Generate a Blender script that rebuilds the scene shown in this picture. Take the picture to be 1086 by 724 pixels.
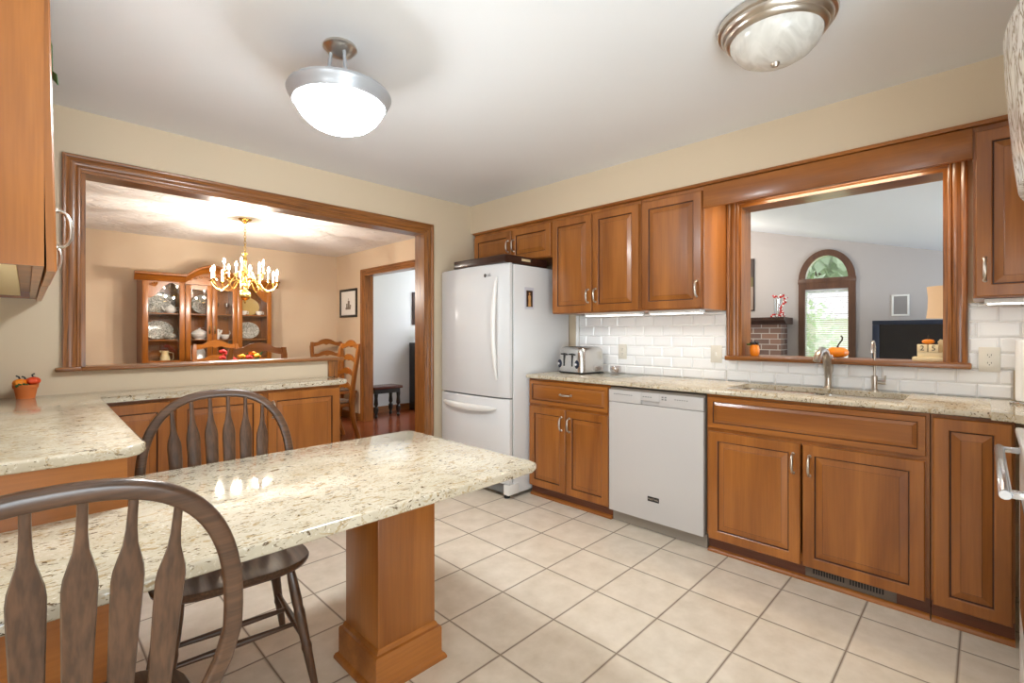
import bpy, bmesh, math, random
from mathutils import Matrix, Vector
random.seed(7)
R = math.radians
for o in list(bpy.data.objects): bpy.data.objects.remove(o)
scn = bpy.context.scene
col = scn.collection
# ------------------------------------------------------------------ camera, world, lights, exposure
cam = bpy.data.objects.new('camera', bpy.data.cameras.new('camera')); col.objects.link(cam)
cam.data.sensor_width = 36; cam.data.lens = 508/1086*36
cam.data.shift_y = -8.5/1086
cam.data.clip_start = 0.02
cam.location = (0, 0, 1.275); cam.rotation_euler = (R(90), 0, R(-45.4))
scn.camera = cam
w = bpy.data.worlds.new('world'); scn.world = w; w.use_nodes = True
w.node_tree.nodes['Background'].inputs[0].default_value = (0.93, 0.97, 1.0, 1)
w.node_tree.nodes['Background'].inputs[1].default_value = 1.0
vs = scn.view_settings
vs.view_transform = 'Standard'; vs.look = 'None'; vs.gamma = 1; vs.use_curve_mapping = False
vs.exposure = 0.74

def area(name, loc, target, sx, sy, power, color=(1, 1, 1)):
    l = bpy.data.lights.new(name, 'AREA'); l.shape = 'RECTANGLE'; l.size = sx; l.size_y = sy
    l.energy = power; l.color = color
    o = bpy.data.objects.new(name, l); col.objects.link(o); o.location = loc
    d = Vector(target) - Vector(loc); o.rotation_euler = d.to_track_quat('-Z', 'Y').to_euler()
    return o
def point(name, loc, power, color, r=.05):
    l = bpy.data.lights.new(name, 'POINT'); l.energy = power; l.color = color; l.shadow_soft_size = r
    o = bpy.data.objects.new(name, l); col.objects.link(o); o.location = loc; return o
area('rear_fill', (-3.1, -1.4, 1.1), (2.0, .6, 1.0), 1.9, 2.0, 45, (.88, .95, 1))  # invented fill light behind the camera, not a real window
bf = area('ceiling_bounce_fill', (.2, -1.5, .7), (1.0, .2, 2.48), 1.4, 1.4, 33, (.78, .91, 1))  # added fill, aimed up to brighten the ceiling
bf.data.spread = R(125)
area('valance_downlight', (3.2, .65, 2.17), (3.2, .65, 1.0), .06, .8, 6.0, (1, .84, .62))
sun = bpy.data.lights.new('sun', 'SUN'); sun.energy = 5.0; sun.angle = R(3); so = bpy.data.objects.new('sun', sun); col.objects.link(so)
so.rotation_euler = Vector((-.35, -.45, -.82)).to_track_quat('-Z', 'Y').to_euler()
area('foyer_fill', (5.6, 6.0, 2.0), (4.4, 6.6, 1.0), 1.2, 1.2, 20, (.92, .96, 1))  # added unseen fill that brightens the foyer
area('living_fill', (5.2, -2.4, 1.2), (5.6, 1.4, 2.5), 2.0, 1.4, 85, (.74, .88, 1))  # added out-of-view fill, aimed up at the living room ceiling
point('mantel_downlight', (6.4, 2.9, 2.2), 26, (1, .85, .68), .1)

# ------------------------------------------------------------------ helpers: meshes
class MB:
    def __init__(s): s.bm = bmesh.new(); s.M = Matrix.Identity(4); s.mi = 0
    def v(s, co): return s.bm.verts.new(s.M @ Vector(co))
    def f(s, vs):
        try:
            f = s.bm.faces.new(vs)
        except ValueError:
            return None
        f.material_index = s.mi; f.smooth = True; return f
    def box(s, x0, x1, y0, y1, z0, z1, bevel=0, seg=2):
        p = [s.v(c) for c in ((x0,y0,z0),(x1,y0,z0),(x1,y1,z0),(x0,y1,z0),(x0,y0,z1),(x1,y0,z1),(x1,y1,z1),(x0,y1,z1))]
        fs = [s.f([p[i] for i in q]) for q in ((3,2,1,0),(4,5,6,7),(0,1,5,4),(1,2,6,5),(2,3,7,6),(3,0,4,7))]
        if bevel:
            es = list({e for f in fs for e in f.edges})
            r = bmesh.ops.bevel(s.bm, geom=es, offset=bevel, segments=seg, affect='EDGES', profile=.5)
            for f in r['faces']: f.material_index = s.mi; f.smooth = True
        return s
    def loft(s, rings, caps=True, closed=False):
        R_ = [[s.v(c) for c in r] for r in rings]
        n = len(R_[0]); m = len(R_)
        for i in range(m if closed else m-1):
            a, b = R_[i], R_[(i+1) % m]
            for j in range(n):
                s.f([a[j], a[(j+1) % n], b[(j+1) % n], b[j]])
        if caps and not closed:
            s.f(list(reversed(R_[0]))); s.f(R_[-1])
        return s
    def tube(s, pts, r, seg=10, closed=False, ref=None, flat=1.0):
        pts = [Vector(p) for p in pts]; n = len(pts)
        rad = r if isinstance(r, (list, tuple)) else [r]*n
        rings = []; prev = None
        for i, p in enumerate(pts):
            if closed: t = pts[(i+1) % n]-pts[i-1]
            else: t = pts[min(i+1, n-1)]-pts[max(i-1, 0)]
            t = t.normalized() if t.length > 1e-9 else Vector((0, 0, 1))
            if ref is not None: a = Vector(ref)
            elif prev is None: a = Vector((0, 0, 1)) if abs(t.z) < .9 else Vector((1, 0, 0))
            else: a = prev
            b = (a - t*a.dot(t)).normalized(); c = t.cross(b); prev = b
            rings.append([p + (b*math.cos(k*2*math.pi/seg)*flat + c*math.sin(k*2*math.pi/seg))*rad[i] for k in range(seg)])
        return s.loft(rings, caps=True, closed=closed)
    def lathe(s, prof, c=(0, 0, 0), seg=24, M=None):
        old = s.M; s.M = s.M @ Matrix.Translation(c) @ (M or Matrix.Identity(4))
        rings = []
        for r, z in prof:
            if r < 1e-6: rings.append([s.v((0, 0, z))])
            else: rings.append([s.v((r*math.cos(k*2*math.pi/seg), r*math.sin(k*2*math.pi/seg), z)) for k in range(seg)])
        for a, b in zip(rings, rings[1:]):
            for j in range(seg):
                j2 = (j+1) % seg
                if len(a) == 1 and len(b) == 1: continue
                if len(a) == 1: s.f([a[0], b[j2], b[j]])
                elif len(b) == 1: s.f([a[j], a[j2], b[0]])
                else: s.f([a[j], a[j2], b[j2], b[j]])
        if len(rings[0]) > 1: s.f(list(reversed(rings[0])))
        if len(rings[-1]) > 1: s.f(rings[-1])
        s.M = old; return s
    def prism(s, poly, h0, h1, bevel=0, seg=3):
        a = [s.v((x, y, h0)) for x, y in poly]; b = [s.v((x, y, h1)) for x, y in poly]
        n = len(poly); f0 = s.f(list(reversed(a))); f1 = s.f(b)
        for j in range(n): s.f([a[j], a[(j+1) % n], b[(j+1) % n], b[j]])
        if bevel:
            es = list(f0.edges)+list(f1.edges)
            r = bmesh.ops.bevel(s.bm, geom=es, offset=bevel, segments=seg, affect='EDGES', profile=.5)
            for f in r['faces']: f.material_index = s.mi; f.smooth = True
        return s
    def sphere(s, c, r, seg=16, rings=10, sc=(1, 1, 1)):
        prof = [(r*math.sin(math.pi*i/rings), -r*math.cos(math.pi*i/rings)) for i in range(rings+1)]
        prof[0] = (0, -r); prof[-1] = (0, r)
        return s.lathe(prof, c, seg, Matrix.Diagonal((*sc, 1)))
    def rings_panel(s, W, H, rings):
        """concentric rectangular rings on a door: list of (inset, height, material)"""
        prev = None
        for ins, hgt, mi in rings:
            r = [s.v(c) for c in ((ins, ins, hgt), (W-ins, ins, hgt), (W-ins, H-ins, hgt), (ins, H-ins, hgt))]
            if prev:
                s.mi = mi
                for j in range(4): s.f([prev[j], prev[(j+1) % 4], r[(j+1) % 4], r[j]])
            else: s.f(list(reversed(r)))
            prev = r
        s.mi = 0; s.f(prev); return s
    def build(s, name, mats, parent=None, sharp=38, local=False, loc=None):
        bmesh.ops.recalc_face_normals(s.bm, faces=s.bm.faces)
        me = bpy.data.meshes.new(name); s.bm.to_mesh(me); s.bm.free()
        for m in (mats if isinstance(mats, (list, tuple)) else [mats]): me.materials.append(m)
        me.set_sharp_from_angle(angle=R(sharp))
        o = bpy.data.objects.new(name, me); col.objects.link(o)
        if parent is not None:
            o.parent = parent
            if not local: me.transform(WM[parent.name].inverted())
            WM[o.name] = WM[parent.name]
        else:
            M = Matrix.Translation(loc) if loc else Matrix.Identity(4)
            if loc and not local: me.transform(M.inverted())
            o.matrix_world = M; WM[o.name] = M
        return o
WM = {}
def frame(o, u, v, n):
    u, v, n = Vector(u), Vector(v), Vector(n)
    M = Matrix.Identity(4)
    for i in range(3): M[i][0], M[i][1], M[i][2], M[i][3] = u[i], v[i], n[i], o[i]
    return M
def tag(o, label=None, cat=None, group=None, kind=None):
    if label: o['label'] = label
    if cat: o['category'] = cat
    if group: o['group'] = group
    if kind: o['kind'] = kind
    return o
def thing(name, label, cat, loc, rz=0, group=None, M=None):
    o = bpy.data.objects.new(name, None); o.empty_display_size = .1; col.objects.link(o)
    W = M if M is not None else Matrix.Translation(loc) @ Matrix.Rotation(R(rz), 4, 'Z')
    o.matrix_world = W; WM[o.name] = W
    return tag(o, label, cat, group)
def struct(name, mb, mats, parent=None, **k):
    o = mb.build(name, mats, parent, **k)
    if parent is None: o['kind'] = 'structure'
    return o
def text_into(mb, s, size, depth, M):
    """extruded lettering added to mb; M maps text plane to place, centred"""
    cu = bpy.data.curves.new('lettering', 'FONT'); cu.body = s; cu.size = size; cu.extrude = depth
    cu.align_x = 'CENTER'; cu.align_y = 'CENTER'; cu.resolution_u = 3
    o = bpy.data.objects.new('lettering', cu); col.objects.link(o)
    dg = bpy.context.evaluated_depsgraph_get(); dg.update()
    me = bpy.data.meshes.new_from_object(o.evaluated_get(dg))
    me.transform(M)
    n0 = len(mb.bm.faces)
    mb.bm.from_mesh(me); mb.bm.faces.ensure_lookup_table()
    for f in mb.bm.faces[n0:]: f.material_index = mb.mi
    bpy.data.objects.remove(o); bpy.data.meshes.remove(me); bpy.data.curves.remove(cu)

# ------------------------------------------------------------------ helpers: materials
def lin(*c):
    return tuple(((x/255)/12.92 if x/255 <= .04045 else (((x/255)+.055)/1.055)**2.4) for x in c)+(1,)
class NT:
    def __init__(s, name):
        s.m = bpy.data.materials.new(name); s.m.use_nodes = True; s.t = s.m.node_tree
        s.b = s.t.nodes['Principled BSDF']; s.out = s.t.nodes['Material Output']
    def n(s, typ, **k):
        nd = s.t.nodes.new(typ)
        for a, b in k.items():
            if a in nd.inputs.keys(): nd.inputs[a].default_value = b
            else: setattr(nd, a, b)
        return nd
    def l(s, a, b): s.t.links.new(a, b)
    def coords(s, scale, rnd=True):
        tc = s.n('ShaderNodeTexCoord'); mp = s.n('ShaderNodeMapping'); mp.inputs['Scale'].default_value = scale
        if rnd:
            oi = s.n('ShaderNodeObjectInfo'); mu = s.n('ShaderNodeMath', operation='MULTIPLY'); mu.inputs[1].default_value = 37
            s.l(oi.outputs['Random'], mu.inputs[0]); ad = s.n('ShaderNodeVectorMath', operation='ADD')
            s.l(tc.outputs['Object'], ad.inputs[0]); s.l(mu.outputs[0], ad.inputs[1]); s.l(ad.outputs[0], mp.inputs[0])
        else: s.l(tc.outputs['Object'], mp.inputs[0])
        return mp.outputs[0]
    def ramp(s, fac, stops):
        r = s.n('ShaderNodeValToRGB'); e = r.color_ramp.elements
        while len(e) < len(stops): e.new(.5)
        for el, (p, c) in zip(e, stops): el.position = p; el.color = c if len(c) == 4 else (*c, 1)
        s.l(fac, r.inputs[0]); return r.outputs[0]
    def mix(s, fac, a, b, mode='MIX'):
        m = s.n('ShaderNodeMix', data_type='RGBA', blend_type=mode)
        for i, x in ((0, fac), (6, a), (7, b)):
            if isinstance(x, (int, float, tuple)): m.inputs[i].default_value = x
            else: s.l(x, m.inputs[i])
        return m.outputs[2]
    def bump(s, h, strength, dist=.01):
        b = s.n('ShaderNodeBump'); b.inputs['Strength'].default_value = strength; b.inputs['Distance'].default_value = dist
        s.l(h, b.inputs['Height']); s.l(b.outputs[0], s.b.inputs['Normal'])
    def set(s, **k):
        for a, v in k.items(): s.b.inputs[a.replace('_', ' ')].default_value = v
        return s
def plain(name, c, rough=.5, metal=0, **k):
    t = NT(name); t.set(Base_Color=c if len(c) == 4 else lin(*c), Roughness=rough, Metallic=metal, **k); return t.m
def wood(name, c_lo, c_hi, axis, rough=.35, coarse=1.0, grain=.5, pores=None):
    t = NT(name); a = 'xyz'.index(axis)
    s1 = [9*coarse]*3; s1[a] = .9*coarse
    s2 = [120]*3; s2[a] = 5
    n1 = t.n('ShaderNodeTexNoise', Scale=1.0, Detail=4, Distortion=.6); t.l(t.coords(s1), n1.inputs['Vector'])
    n2 = t.n('ShaderNodeTexNoise', Scale=1.0, Detail=2); t.l(t.coords(s2), n2.inputs['Vector'])
    base = t.ramp(n1.outputs['Fac'], [(.3, c_lo), (.7, c_hi)])
    g = t.ramp(n2.outputs['Fac'], [(.35, (1-grain,)*3), (.65, (1, 1, 1))])
    c = t.mix(1.0, base, g, 'MULTIPLY')
    if pores:
        s3 = [150]*3; s3[a] = 4
        n3 = t.n('ShaderNodeTexNoise', Scale=1.0, Detail=3, Distortion=.5); t.l(t.coords(s3), n3.inputs['Vector'])
        p = t.ramp(n3.outputs['Fac'], [(.50, (0, 0, 0)), (.68, (1, 1, 1))])
        c = t.mix(p, c, pores)
    t.l(c, t.b.inputs['Base Color']); t.set(Roughness=rough)
    t.b.inputs['Coat Weight'].default_value = .25; t.b.inputs['Coat Roughness'].default_value = .15
    t.bump(n2.outputs['Fac'], .05, .002)
    return t.m
CAB = (lin(134, 76, 27), lin(178, 110, 47))
W = {a: wood('cabinet_maple_'+a, *CAB, a, .33, .8, .12) for a in 'xyz'}
GLAZE = plain('dark_glaze', (70, 32, 14), .4)
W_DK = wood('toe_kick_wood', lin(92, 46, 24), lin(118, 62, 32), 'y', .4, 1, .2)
OAK = {a: wood('oak_trim_'+a, lin(134, 80, 32), lin(168, 106, 48), a, .32, 1.3, .25, lin(84, 46, 18)) for a in 'xyz'}
CHAIRW = {a: wood('chair_oak_'+a, lin(80, 54, 37), lin(98, 68, 47), a, .3, 1.2, .45) for a in 'xyz'}
DINW = {a: wood('dining_pine_'+a, lin(132, 74, 20), lin(166, 100, 34), a, .3, 1.0, .2) for a in 'xyz'}
DARKW = wood('dark_walnut', lin(44, 24, 18), lin(66, 36, 26), 'x', .35, 1, .3)
BLACKW = plain('black_stained_wood', (24, 20, 20), .35)
def stone(name):
    t = NT(name)
    n0 = t.n('ShaderNodeTexNoise', Scale=1.0, Detail=3); t.l(t.coords((7, 7, 7), False), n0.inputs['Vector'])
    base = t.ramp(n0.outputs['Fac'], [(.35, lin(194, 181, 157)), (.65, lin(212, 201, 179))])
    n1 = t.n('ShaderNodeTexNoise', Scale=1.0, Detail=5, Roughness=.62, Distortion=1.5); t.l(t.coords((22, 40, 34), False), n1.inputs['Vector'])
    m1 = t.ramp(n1.outputs['Fac'], [(.55, (0, 0, 0)), (.63, (1, 1, 1))])
    c = t.mix(m1, base, lin(176, 152, 114))
    n2 = t.n('ShaderNodeTexNoise', Scale=1.0, Detail=4, Roughness=.6, Distortion=2.0); t.l(t.coords((26, 58, 44), False), n2.inputs['Vector'])
    m2 = t.ramp(n2.outputs['Fac'], [(.585, (0, 0, 0)), (.64, (1, 1, 1))])
    c = t.mix(m2, c, lin(96, 76, 52))
    n3 = t.n('ShaderNodeTexNoise', Scale=1.0, Detail=2); t.l(t.coords((130, 130, 130), False), n3.inputs['Vector'])
    m3 = t.ramp(n3.outputs['Fac'], [(.6, (0, 0, 0)), (.75, (1, 1, 1))])
    c = t.mix(m3, c, lin(228, 220, 204))
    t.l(c, t.b.inputs['Base Color']); t.set(Roughness=.1); t.b.inputs['Coat Weight'].default_value = .3
    t.b.inputs['Coat Roughness'].default_value = .03
    return t.m
STONE = stone('speckled_quartz')
WALL = plain('cream_paint', (212, 194, 167), .75)
WALL_D = plain('dining_paint', (212, 190, 163), .75)
WALL_L = plain('living_paint', (186, 180, 178), .8)
WALL_F = plain('foyer_paint', (214, 218, 224), .8)
CEIL = plain('ceiling_white', (232, 232, 232), .85)
CEIL_LV = plain('living_ceiling_white', (226, 233, 243), .85)
def ceil_tex():
    t = NT('swirl_textured_ceiling'); t.set(Base_Color=lin(235, 232, 228), Roughness=.85)
    n = t.n('ShaderNodeTexNoise', Scale=1.0, Detail=3, Distortion=1.5); t.l(t.coords((4, 7, 4), False), n.inputs['Vector'])
    t.bump(n.outputs['Fac'], .8, .045); return t.m
CEIL_D = ceil_tex()
def tile_floor():
    t = NT('ceramic_floor_tile')
    TX, TY, OX, OY = .3305, .3240, 1.982, 1.692
    tc = t.n('ShaderNodeTexCoord'); sp = t.n('ShaderNodeSeparateXYZ'); t.l(tc.outputs['Object'], sp.inputs[0])
    def mth(op, a, b):
        m = t.n('ShaderNodeMath', operation=op)
        for i, x in enumerate((a, b)):
            if x is None: continue
            if isinstance(x, (int, float)): m.inputs[i].default_value = x
            else: t.l(x, m.inputs[i])
        return m.outputs[0]
    ds, ids = [], []
    for ax, T, O in (('X', TX, OX), ('Y', TY, OY)):
        q = mth('DIVIDE', mth('SUBTRACT', sp.outputs[ax], O), T)
        ids.append(mth('FLOOR', q, None))
        fr = mth('FRACT', q, None)
        ds.append(mth('MULTIPLY', mth('MINIMUM', fr, mth('SUBTRACT', 1.0, fr)), T))
    d = mth('MINIMUM', ds[0], ds[1])
    grout = t.ramp(d, [(.0030, (1, 1, 1)), (.0044, (0, 0, 0))])
    cx = t.n('ShaderNodeCombineXYZ'); t.l(ids[0], cx.inputs[0]); t.l(ids[1], cx.inputs[1])
    wn = t.n('ShaderNodeTexWhiteNoise'); t.l(cx.outputs[0], wn.inputs['Vector'])
    n1 = t.n('ShaderNodeTexNoise', Scale=1.0, Detail=5, Roughness=.6); t.l(t.coords((9, 9, 9), False), n1.inputs['Vector'])
    c = t.ramp(n1.outputs['Fac'], [(.3, lin(219, 205, 184)), (.7, lin(239, 227, 210))])
    v = t.ramp(wn.outputs['Value'], [(0, (.93,)*3), (1, (1.0,)*3)])
    c = t.mix(1.0, c, v, 'MULTIPLY')
    c = t.mix(grout, c, lin(118, 98, 78))
    t.l(c, t.b.inputs['Base Color'])
    rr = t.ramp(grout, [(0, (.32,)*3), (1, (.8,)*3)]); t.l(rr, t.b.inputs['Roughness'])
    t.bump(t.ramp(d, [(.0, (0, 0, 0)), (.007, (1, 1, 1))]), .5, .003)
    return t.m
TILE = tile_floor()
def plank_floor():
    t = NT('cherry_plank_floor')
    br = t.n('ShaderNodeTexBrick', Scale=1.0, offset=.37); t.l(t.coords((1, 1, 1), False), br.inputs['Vector'])
    for k, v in (('Color1', lin(112, 54, 30)), ('Color2', lin(138, 72, 42)), ('Mortar', lin(60, 28, 16))): br.inputs[k].default_value = v
    br.inputs['Brick Width'].default_value = 1.1; br.inputs['Row Height'].default_value = .085; br.inputs['Mortar Size'].default_value = .0015
    t.l(br.outputs['Color'], t.b.inputs['Base Color']); t.set(Roughness=.18); return t.m
PLANK = plank_floor()
CARPET = plain('beige_carpet', (190, 178, 160), .95)
SUBWAY = plain('white_glazed_tile', (246, 246, 245), .12)
GROUT = plain('pale_grout', (214, 212, 206), .8)
WHITE_AP = plain('white_appliance_enamel', (226, 226, 226), .2)
WHITE_DW = plain('pale_dishwasher_enamel', (196, 191, 187), .25)
WHITE_GL = plain('white_gloss_plastic', (238, 237, 233), .3)
GREY_SEAL = plain('grey_gasket', (120, 120, 118), .6)
DARK_GAP = plain('dark_gap', (30, 28, 27), .8)
ALMOND = plain('almond_plastic', (222, 216, 202), .4)
NICKEL = plain('brushed_nickel', (200, 192, 182), .28, 1)
STEEL = plain('stainless_steel', (205, 203, 200), .25, 1)
CHROME = plain('polished_chrome', (225, 225, 225), .08, 1)
SILVERP = plain('silver_paint', (178, 180, 184), .35, .3)
BRASS = plain('polished_brass', (228, 196, 118), .18, 1)
BLACKP = plain('black_plastic', (22, 22, 24), .35)
NAVY = plain('navy_plastic', (28, 36, 58), .3)
PUMPKIN = plain('pumpkin_orange', (240, 138, 24), .45)
RED = plain('deep_red_petal', (196, 32, 28), .55)
YEL = plain('golden_yellow_petal', (240, 176, 40), .55)
GREEN = plain('leaf_green', (52, 88, 38), .55)
TERRA = plain('terracotta', (206, 112, 50), .7)
PORC = plain('white_porcelain', (236, 234, 228), .15)
PALEW = plain('pale_raw_wood', (234, 214, 170), .6)
GREYV = plain('grey_vent_enamel', (150, 140, 128), .5, .3)
def glass(name, tint=(1, 1, 1, 1), amt=.12):
    t = NT(name); tr = t.n('ShaderNodeBsdfTransparent'); tr.inputs[0].default_value = tint
    gl = t.n('ShaderNodeBsdfGlossy'); gl.inputs['Roughness'].default_value = .02
    mx = t.n('ShaderNodeMixShader'); mx.inputs[0].default_value = amt
    t.l(tr.outputs[0], mx.inputs[1]); t.l(gl.outputs[0], mx.inputs[2]); t.l(mx.outputs[0], t.out.inputs[0]); return t.m
GLASS = glass('clear_pane'); GLASS_H = glass('hutch_pane', amt=.06); GLASS_B = glass('pale_blue_glass', (.97, .985, .99, 1), .16)
def emit(name, c, s):
    t = NT(name); t.set(Base_Color=(1, 1, 1, 1), Roughness=.3); t.b.inputs['Emission Color'].default_value = c
    t.b.inputs['Emission Strength'].default_value = s; return t.m
BOWL_ON = emit('lit_white_glass', (.90, .965, 1, 1), 56)
FLAME = emit("lit_candle_bulb", (1, .86, .66, 1), 38)
UNDERCAB = emit('lit_under_cabinet_strip', (1, .96, .9, 1), 4.5)
SHADE_L = NT('lamp_shade_linen'); SHADE_L.set(Base_Color=lin(204, 170, 142), Roughness=.8); SHADE_L.b.inputs['Emission Color'].default_value = (1, .62, .3, 1); SHADE_L.b.inputs['Emission Strength'].default_value = .22; SHADE_L = SHADE_L.m
ALAB = NT('unlit_alabaster_glass'); ALAB.set(Base_Color=lin(214, 210, 202), Roughness=.25)
_n = ALAB.n('ShaderNodeTexNoise', Scale=1.0, Detail=3, Distortion=2); ALAB.l(ALAB.coords((6, 14, 6), False), _n.inputs['Vector'])
ALAB.l(ALAB.ramp(_n.outputs['Fac'], [(.3, lin(198, 194, 186)), (.7, lin(226, 223, 216))]), ALAB.b.inputs['Base Color']); ALAB = ALAB.m
def brick():
    t = NT('fireplace_brick'); br = t.n('ShaderNodeTexBrick', Scale=1.0)
    tc = t.n('ShaderNodeTexCoord'); sp = t.n('ShaderNodeSeparateXYZ'); cb = t.n('ShaderNodeCombineXYZ')
    t.l(tc.outputs['Object'], sp.inputs[0]); ad = t.n('ShaderNodeMath', operation='ADD'); t.l(sp.outputs[0], ad.inputs[0]); t.l(sp.outputs[1], ad.inputs[1])
    t.l(ad.outputs[0], cb.inputs[0]); t.l(sp.outputs[2], cb.inputs[1]); t.l(cb.outputs[0], br.inputs['Vector'])
    for k, v in (('Color1', lin(140, 108, 94)), ('Color2', lin(104, 84, 78)), ('Mortar', lin(178, 170, 162))): br.inputs[k].default_value = v
    br.inputs['Brick Width'].default_value = .21; br.inputs['Row Height'].default_value = .075; br.inputs['Mortar Size'].default_value = .006
    t.l(br.outputs['Color'], t.b.inputs['Base Color']); t.set(Roughness=.9); return t.m
BRICK = brick()

# ------------------------------------------------------------------ the setting
ZC = 2.48; XS = 3.37; YD = 3.48; ZCT = .954
def slab(name, mat, *b): 
    m = MB(); m.box(*b); return struct(name, m, mat)
slab('floor', TILE, -3.2, XS, -3.2, YD, -.1, 0)
slab('floor_dining', PLANK, -1.6, 3.45, YD, 7.3, -.1, 0)
slab('floor_foyer', PLANK, 3.45, 6.6, 4.2, 6.95, -.1, 0)
slab('floor_living', CARPET, XS, 7.5, -3.2, 4.2, -.1, 0)
slab('ceiling', CEIL, -3.2, XS, -3.2, YD, ZC, ZC+.1)
slab('ceiling_dining', CEIL_D, -1.6, 3.45, 3.6, 7.3, ZC, ZC+.1)
slab('ceiling_foyer', CEIL, 3.45, 6.6, 4.2, 6.95, ZC, ZC+.1)
# wall with the pass-through (right)
m = MB()
OY0, OY1, OZ0, OZ1 = .136, 1.176, 1.096, 2.135
XW2 = 3.53
m.box(XS, XW2, OY1, YD, 0, ZC); m.box(XS, XW2, -.72, OY0, 0, ZC)
m.box(XS, XW2, OY0, OY1, 0, OZ0); m.box(XS, XW2, OY0, OY1, OZ1, ZC)
struct('wall_right', m, [WALL])
# soffit above the wall cabinets
m = MB(); m.box(2.968, XS, -.72, YD, 2.216, ZC); struct('trim_1', m, WALL)
# wall with the dining opening (far)
m = MB(); YD2 = 3.60; DX0, DX1, DZ1, PX = .208, 2.45, 2.158, 1.62
m.box(-.5, DX0, YD, YD2, 0, ZC); m.box(DX1, XW2, YD, YD2, 0, ZC); m.box(DX0, DX1, YD, YD2, DZ1, ZC); m.box(DX0, PX, YD, YD2, 0, 1.073)
struct('wall_far', m, WALL)
slab('wall_left', WALL, -.5, -.38, 1.78, YD, 0, ZC)
m = MB(); m.box(-3.3, -3.2, -3.2, -2.4, 0, ZC); m.box(-3.3, -3.2, -.4, 1.78, 0, ZC); m.box(-3.3, -3.2, -2.4, -.4, 2.1, ZC); struct('wall_side_added', m, WALL)  # unseen wall and opening, added to cut world light from behind the camera
slab('wall_back_added', WALL, -3.3, XS, -3.3, -3.2, 0, ZC)  # added out of view to cut the flat frontal light
slab('wall_left_added', WALL, -3.3, -.5, 1.78, 1.88, 0, ZC)  # added unseen wall, closes the open back against world light
slab('wall_near', WALL, 1.0, XW2, -.84, -.72, 0, ZC)
# dining room
slab('wall_dining_far', WALL_D, -1.6, 3.45, 7.3, 7.42, 0, ZC)
slab('wall_dining_left', WALL_D, -1.72, -1.6, YD2, 7.42, 0, ZC)
m = MB(); FY0, FY1, FZ1 = 4.75, 6.42, 2.13
m.box(3.45, 3.57, YD2, FY0, 0, ZC); m.box(3.45, 3.57, FY1, 7.3, 0, ZC); m.box(3.45, 3.57, FY0, FY1, FZ1, ZC)
struct('wall_dining_right', m, WALL_D)
slab('wall_foyer_far', WALL_F, 3.57, 6.6, 6.95, 7.05, 0, ZC)
slab('baseboard_foyer', OAK['x'], 3.57, 6.6, 6.93, 6.95, 0, .1)
m = MB(); m.box(3.43, 3.45, 6.50, 7.3, 0, .1); m.box(3.43, 3.45, YD2, FY0-.08, 0, .1); struct('baseboard_dining', m, OAK['y'])
slab('baseboard_dining_far', OAK['x'], -1.6, 3.43, 7.28, 7.3, 0, .1)
slab('wall_foyer_near', WALL_F, 3.57, 6.6, 4.1, 4.2, 0, 2.6)
# living room: far wall with an arched window, raked ceiling
XL = 7.5
def zrake(y): return 2.224+.261*(y-.305)
m = MB()
WY0, WY1, WZ0, WZS = 1.245, 1.757, .55, 1.99
AY, AR, ARZ = (WY0+WY1)/2, (WY1-WY0)/2, .335
def quad_yz(y0, z00, z01, y1, z10, z11):
    m.loft([[(XL, y0, z00), (XL+.12, y0, z00), (XL+.12, y0, z01), (XL, y0, z01)], [(XL, y1, z10), (XL+.12, y1, z10), (XL+.12, y1, z11), (XL, y1, z11)]])
quad_yz(-3.2, -.1, zrake(-3.2), WY0, -.1, zrake(WY0)); quad_yz(WY1, -.1, zrake(WY1), 4.2, -.1, zrake(4.2))
quad_yz(WY0, -.1, WZ0, WY1, -.1, WZ0)
N = 20
for i in range(N):
    y0, y1 = [AY-AR*math.cos(math.pi*k/N) for k in (i, i+1)]
    z0, z1 = [WZS+ARZ*math.sin(math.pi*k/N) for k in (i, i+1)]
    quad_yz(y0, z0, zrake(y0), y1, z1, zrake(y1))
struct('wall_living', m, WALL_L)
m = MB()
m.loft([[(XW2, -3.2, zrake(-3.2)), (XL+.12, -3.2, zrake(-3.2)), (XL+.12, -3.2, zrake(-3.2)+.1), (XW2, -3.2, zrake(-3.2)+.1)],
        [(XW2, 4.2, zrake(4.2)), (XL+.12, 4.2, zrake(4.2)), (XL+.12, 4.2, zrake(4.2)+.1), (XW2, 4.2, zrake(4.2)+.1)]])
struct('ceiling_living', m, CEIL_LV)
m = MB(); m.box(XW2, XW2+.02, 1.3, 4.2, 2.14, 3.3); m.box(XW2, XW2+.02, -.72, 1.3, 2.14, 2.3); struct('wall_living_near', m, WALL_L)
# oak casings ------------------------------------------------------
def casing(m, pts_fn, w=.078, t=.02):
    pass
def case_profile(mb, M, L, w=.076, t=.02, miter0=0, miter1=0):
    """moulded casing: runs along u (0..L), width along v (0 = inner edge), thickness along n"""
    prof = [(0, 0), (0, .010), (.006, .014), (.014, .014), (.018, .010), (.024, .014), (.040, .018), (.052, .016), (.058, .020), (w-.012, .024), (w-.003, .024), (w, .020), (w, 0)]
    old = mb.M; mb.M = M
    mb.loft([[(-v*miter0, v, n) for v, n in prof], [(L+v*miter1, v, n) for v, n in prof]])
    mb.M = old
Z3 = (0, 0, 1)
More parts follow.
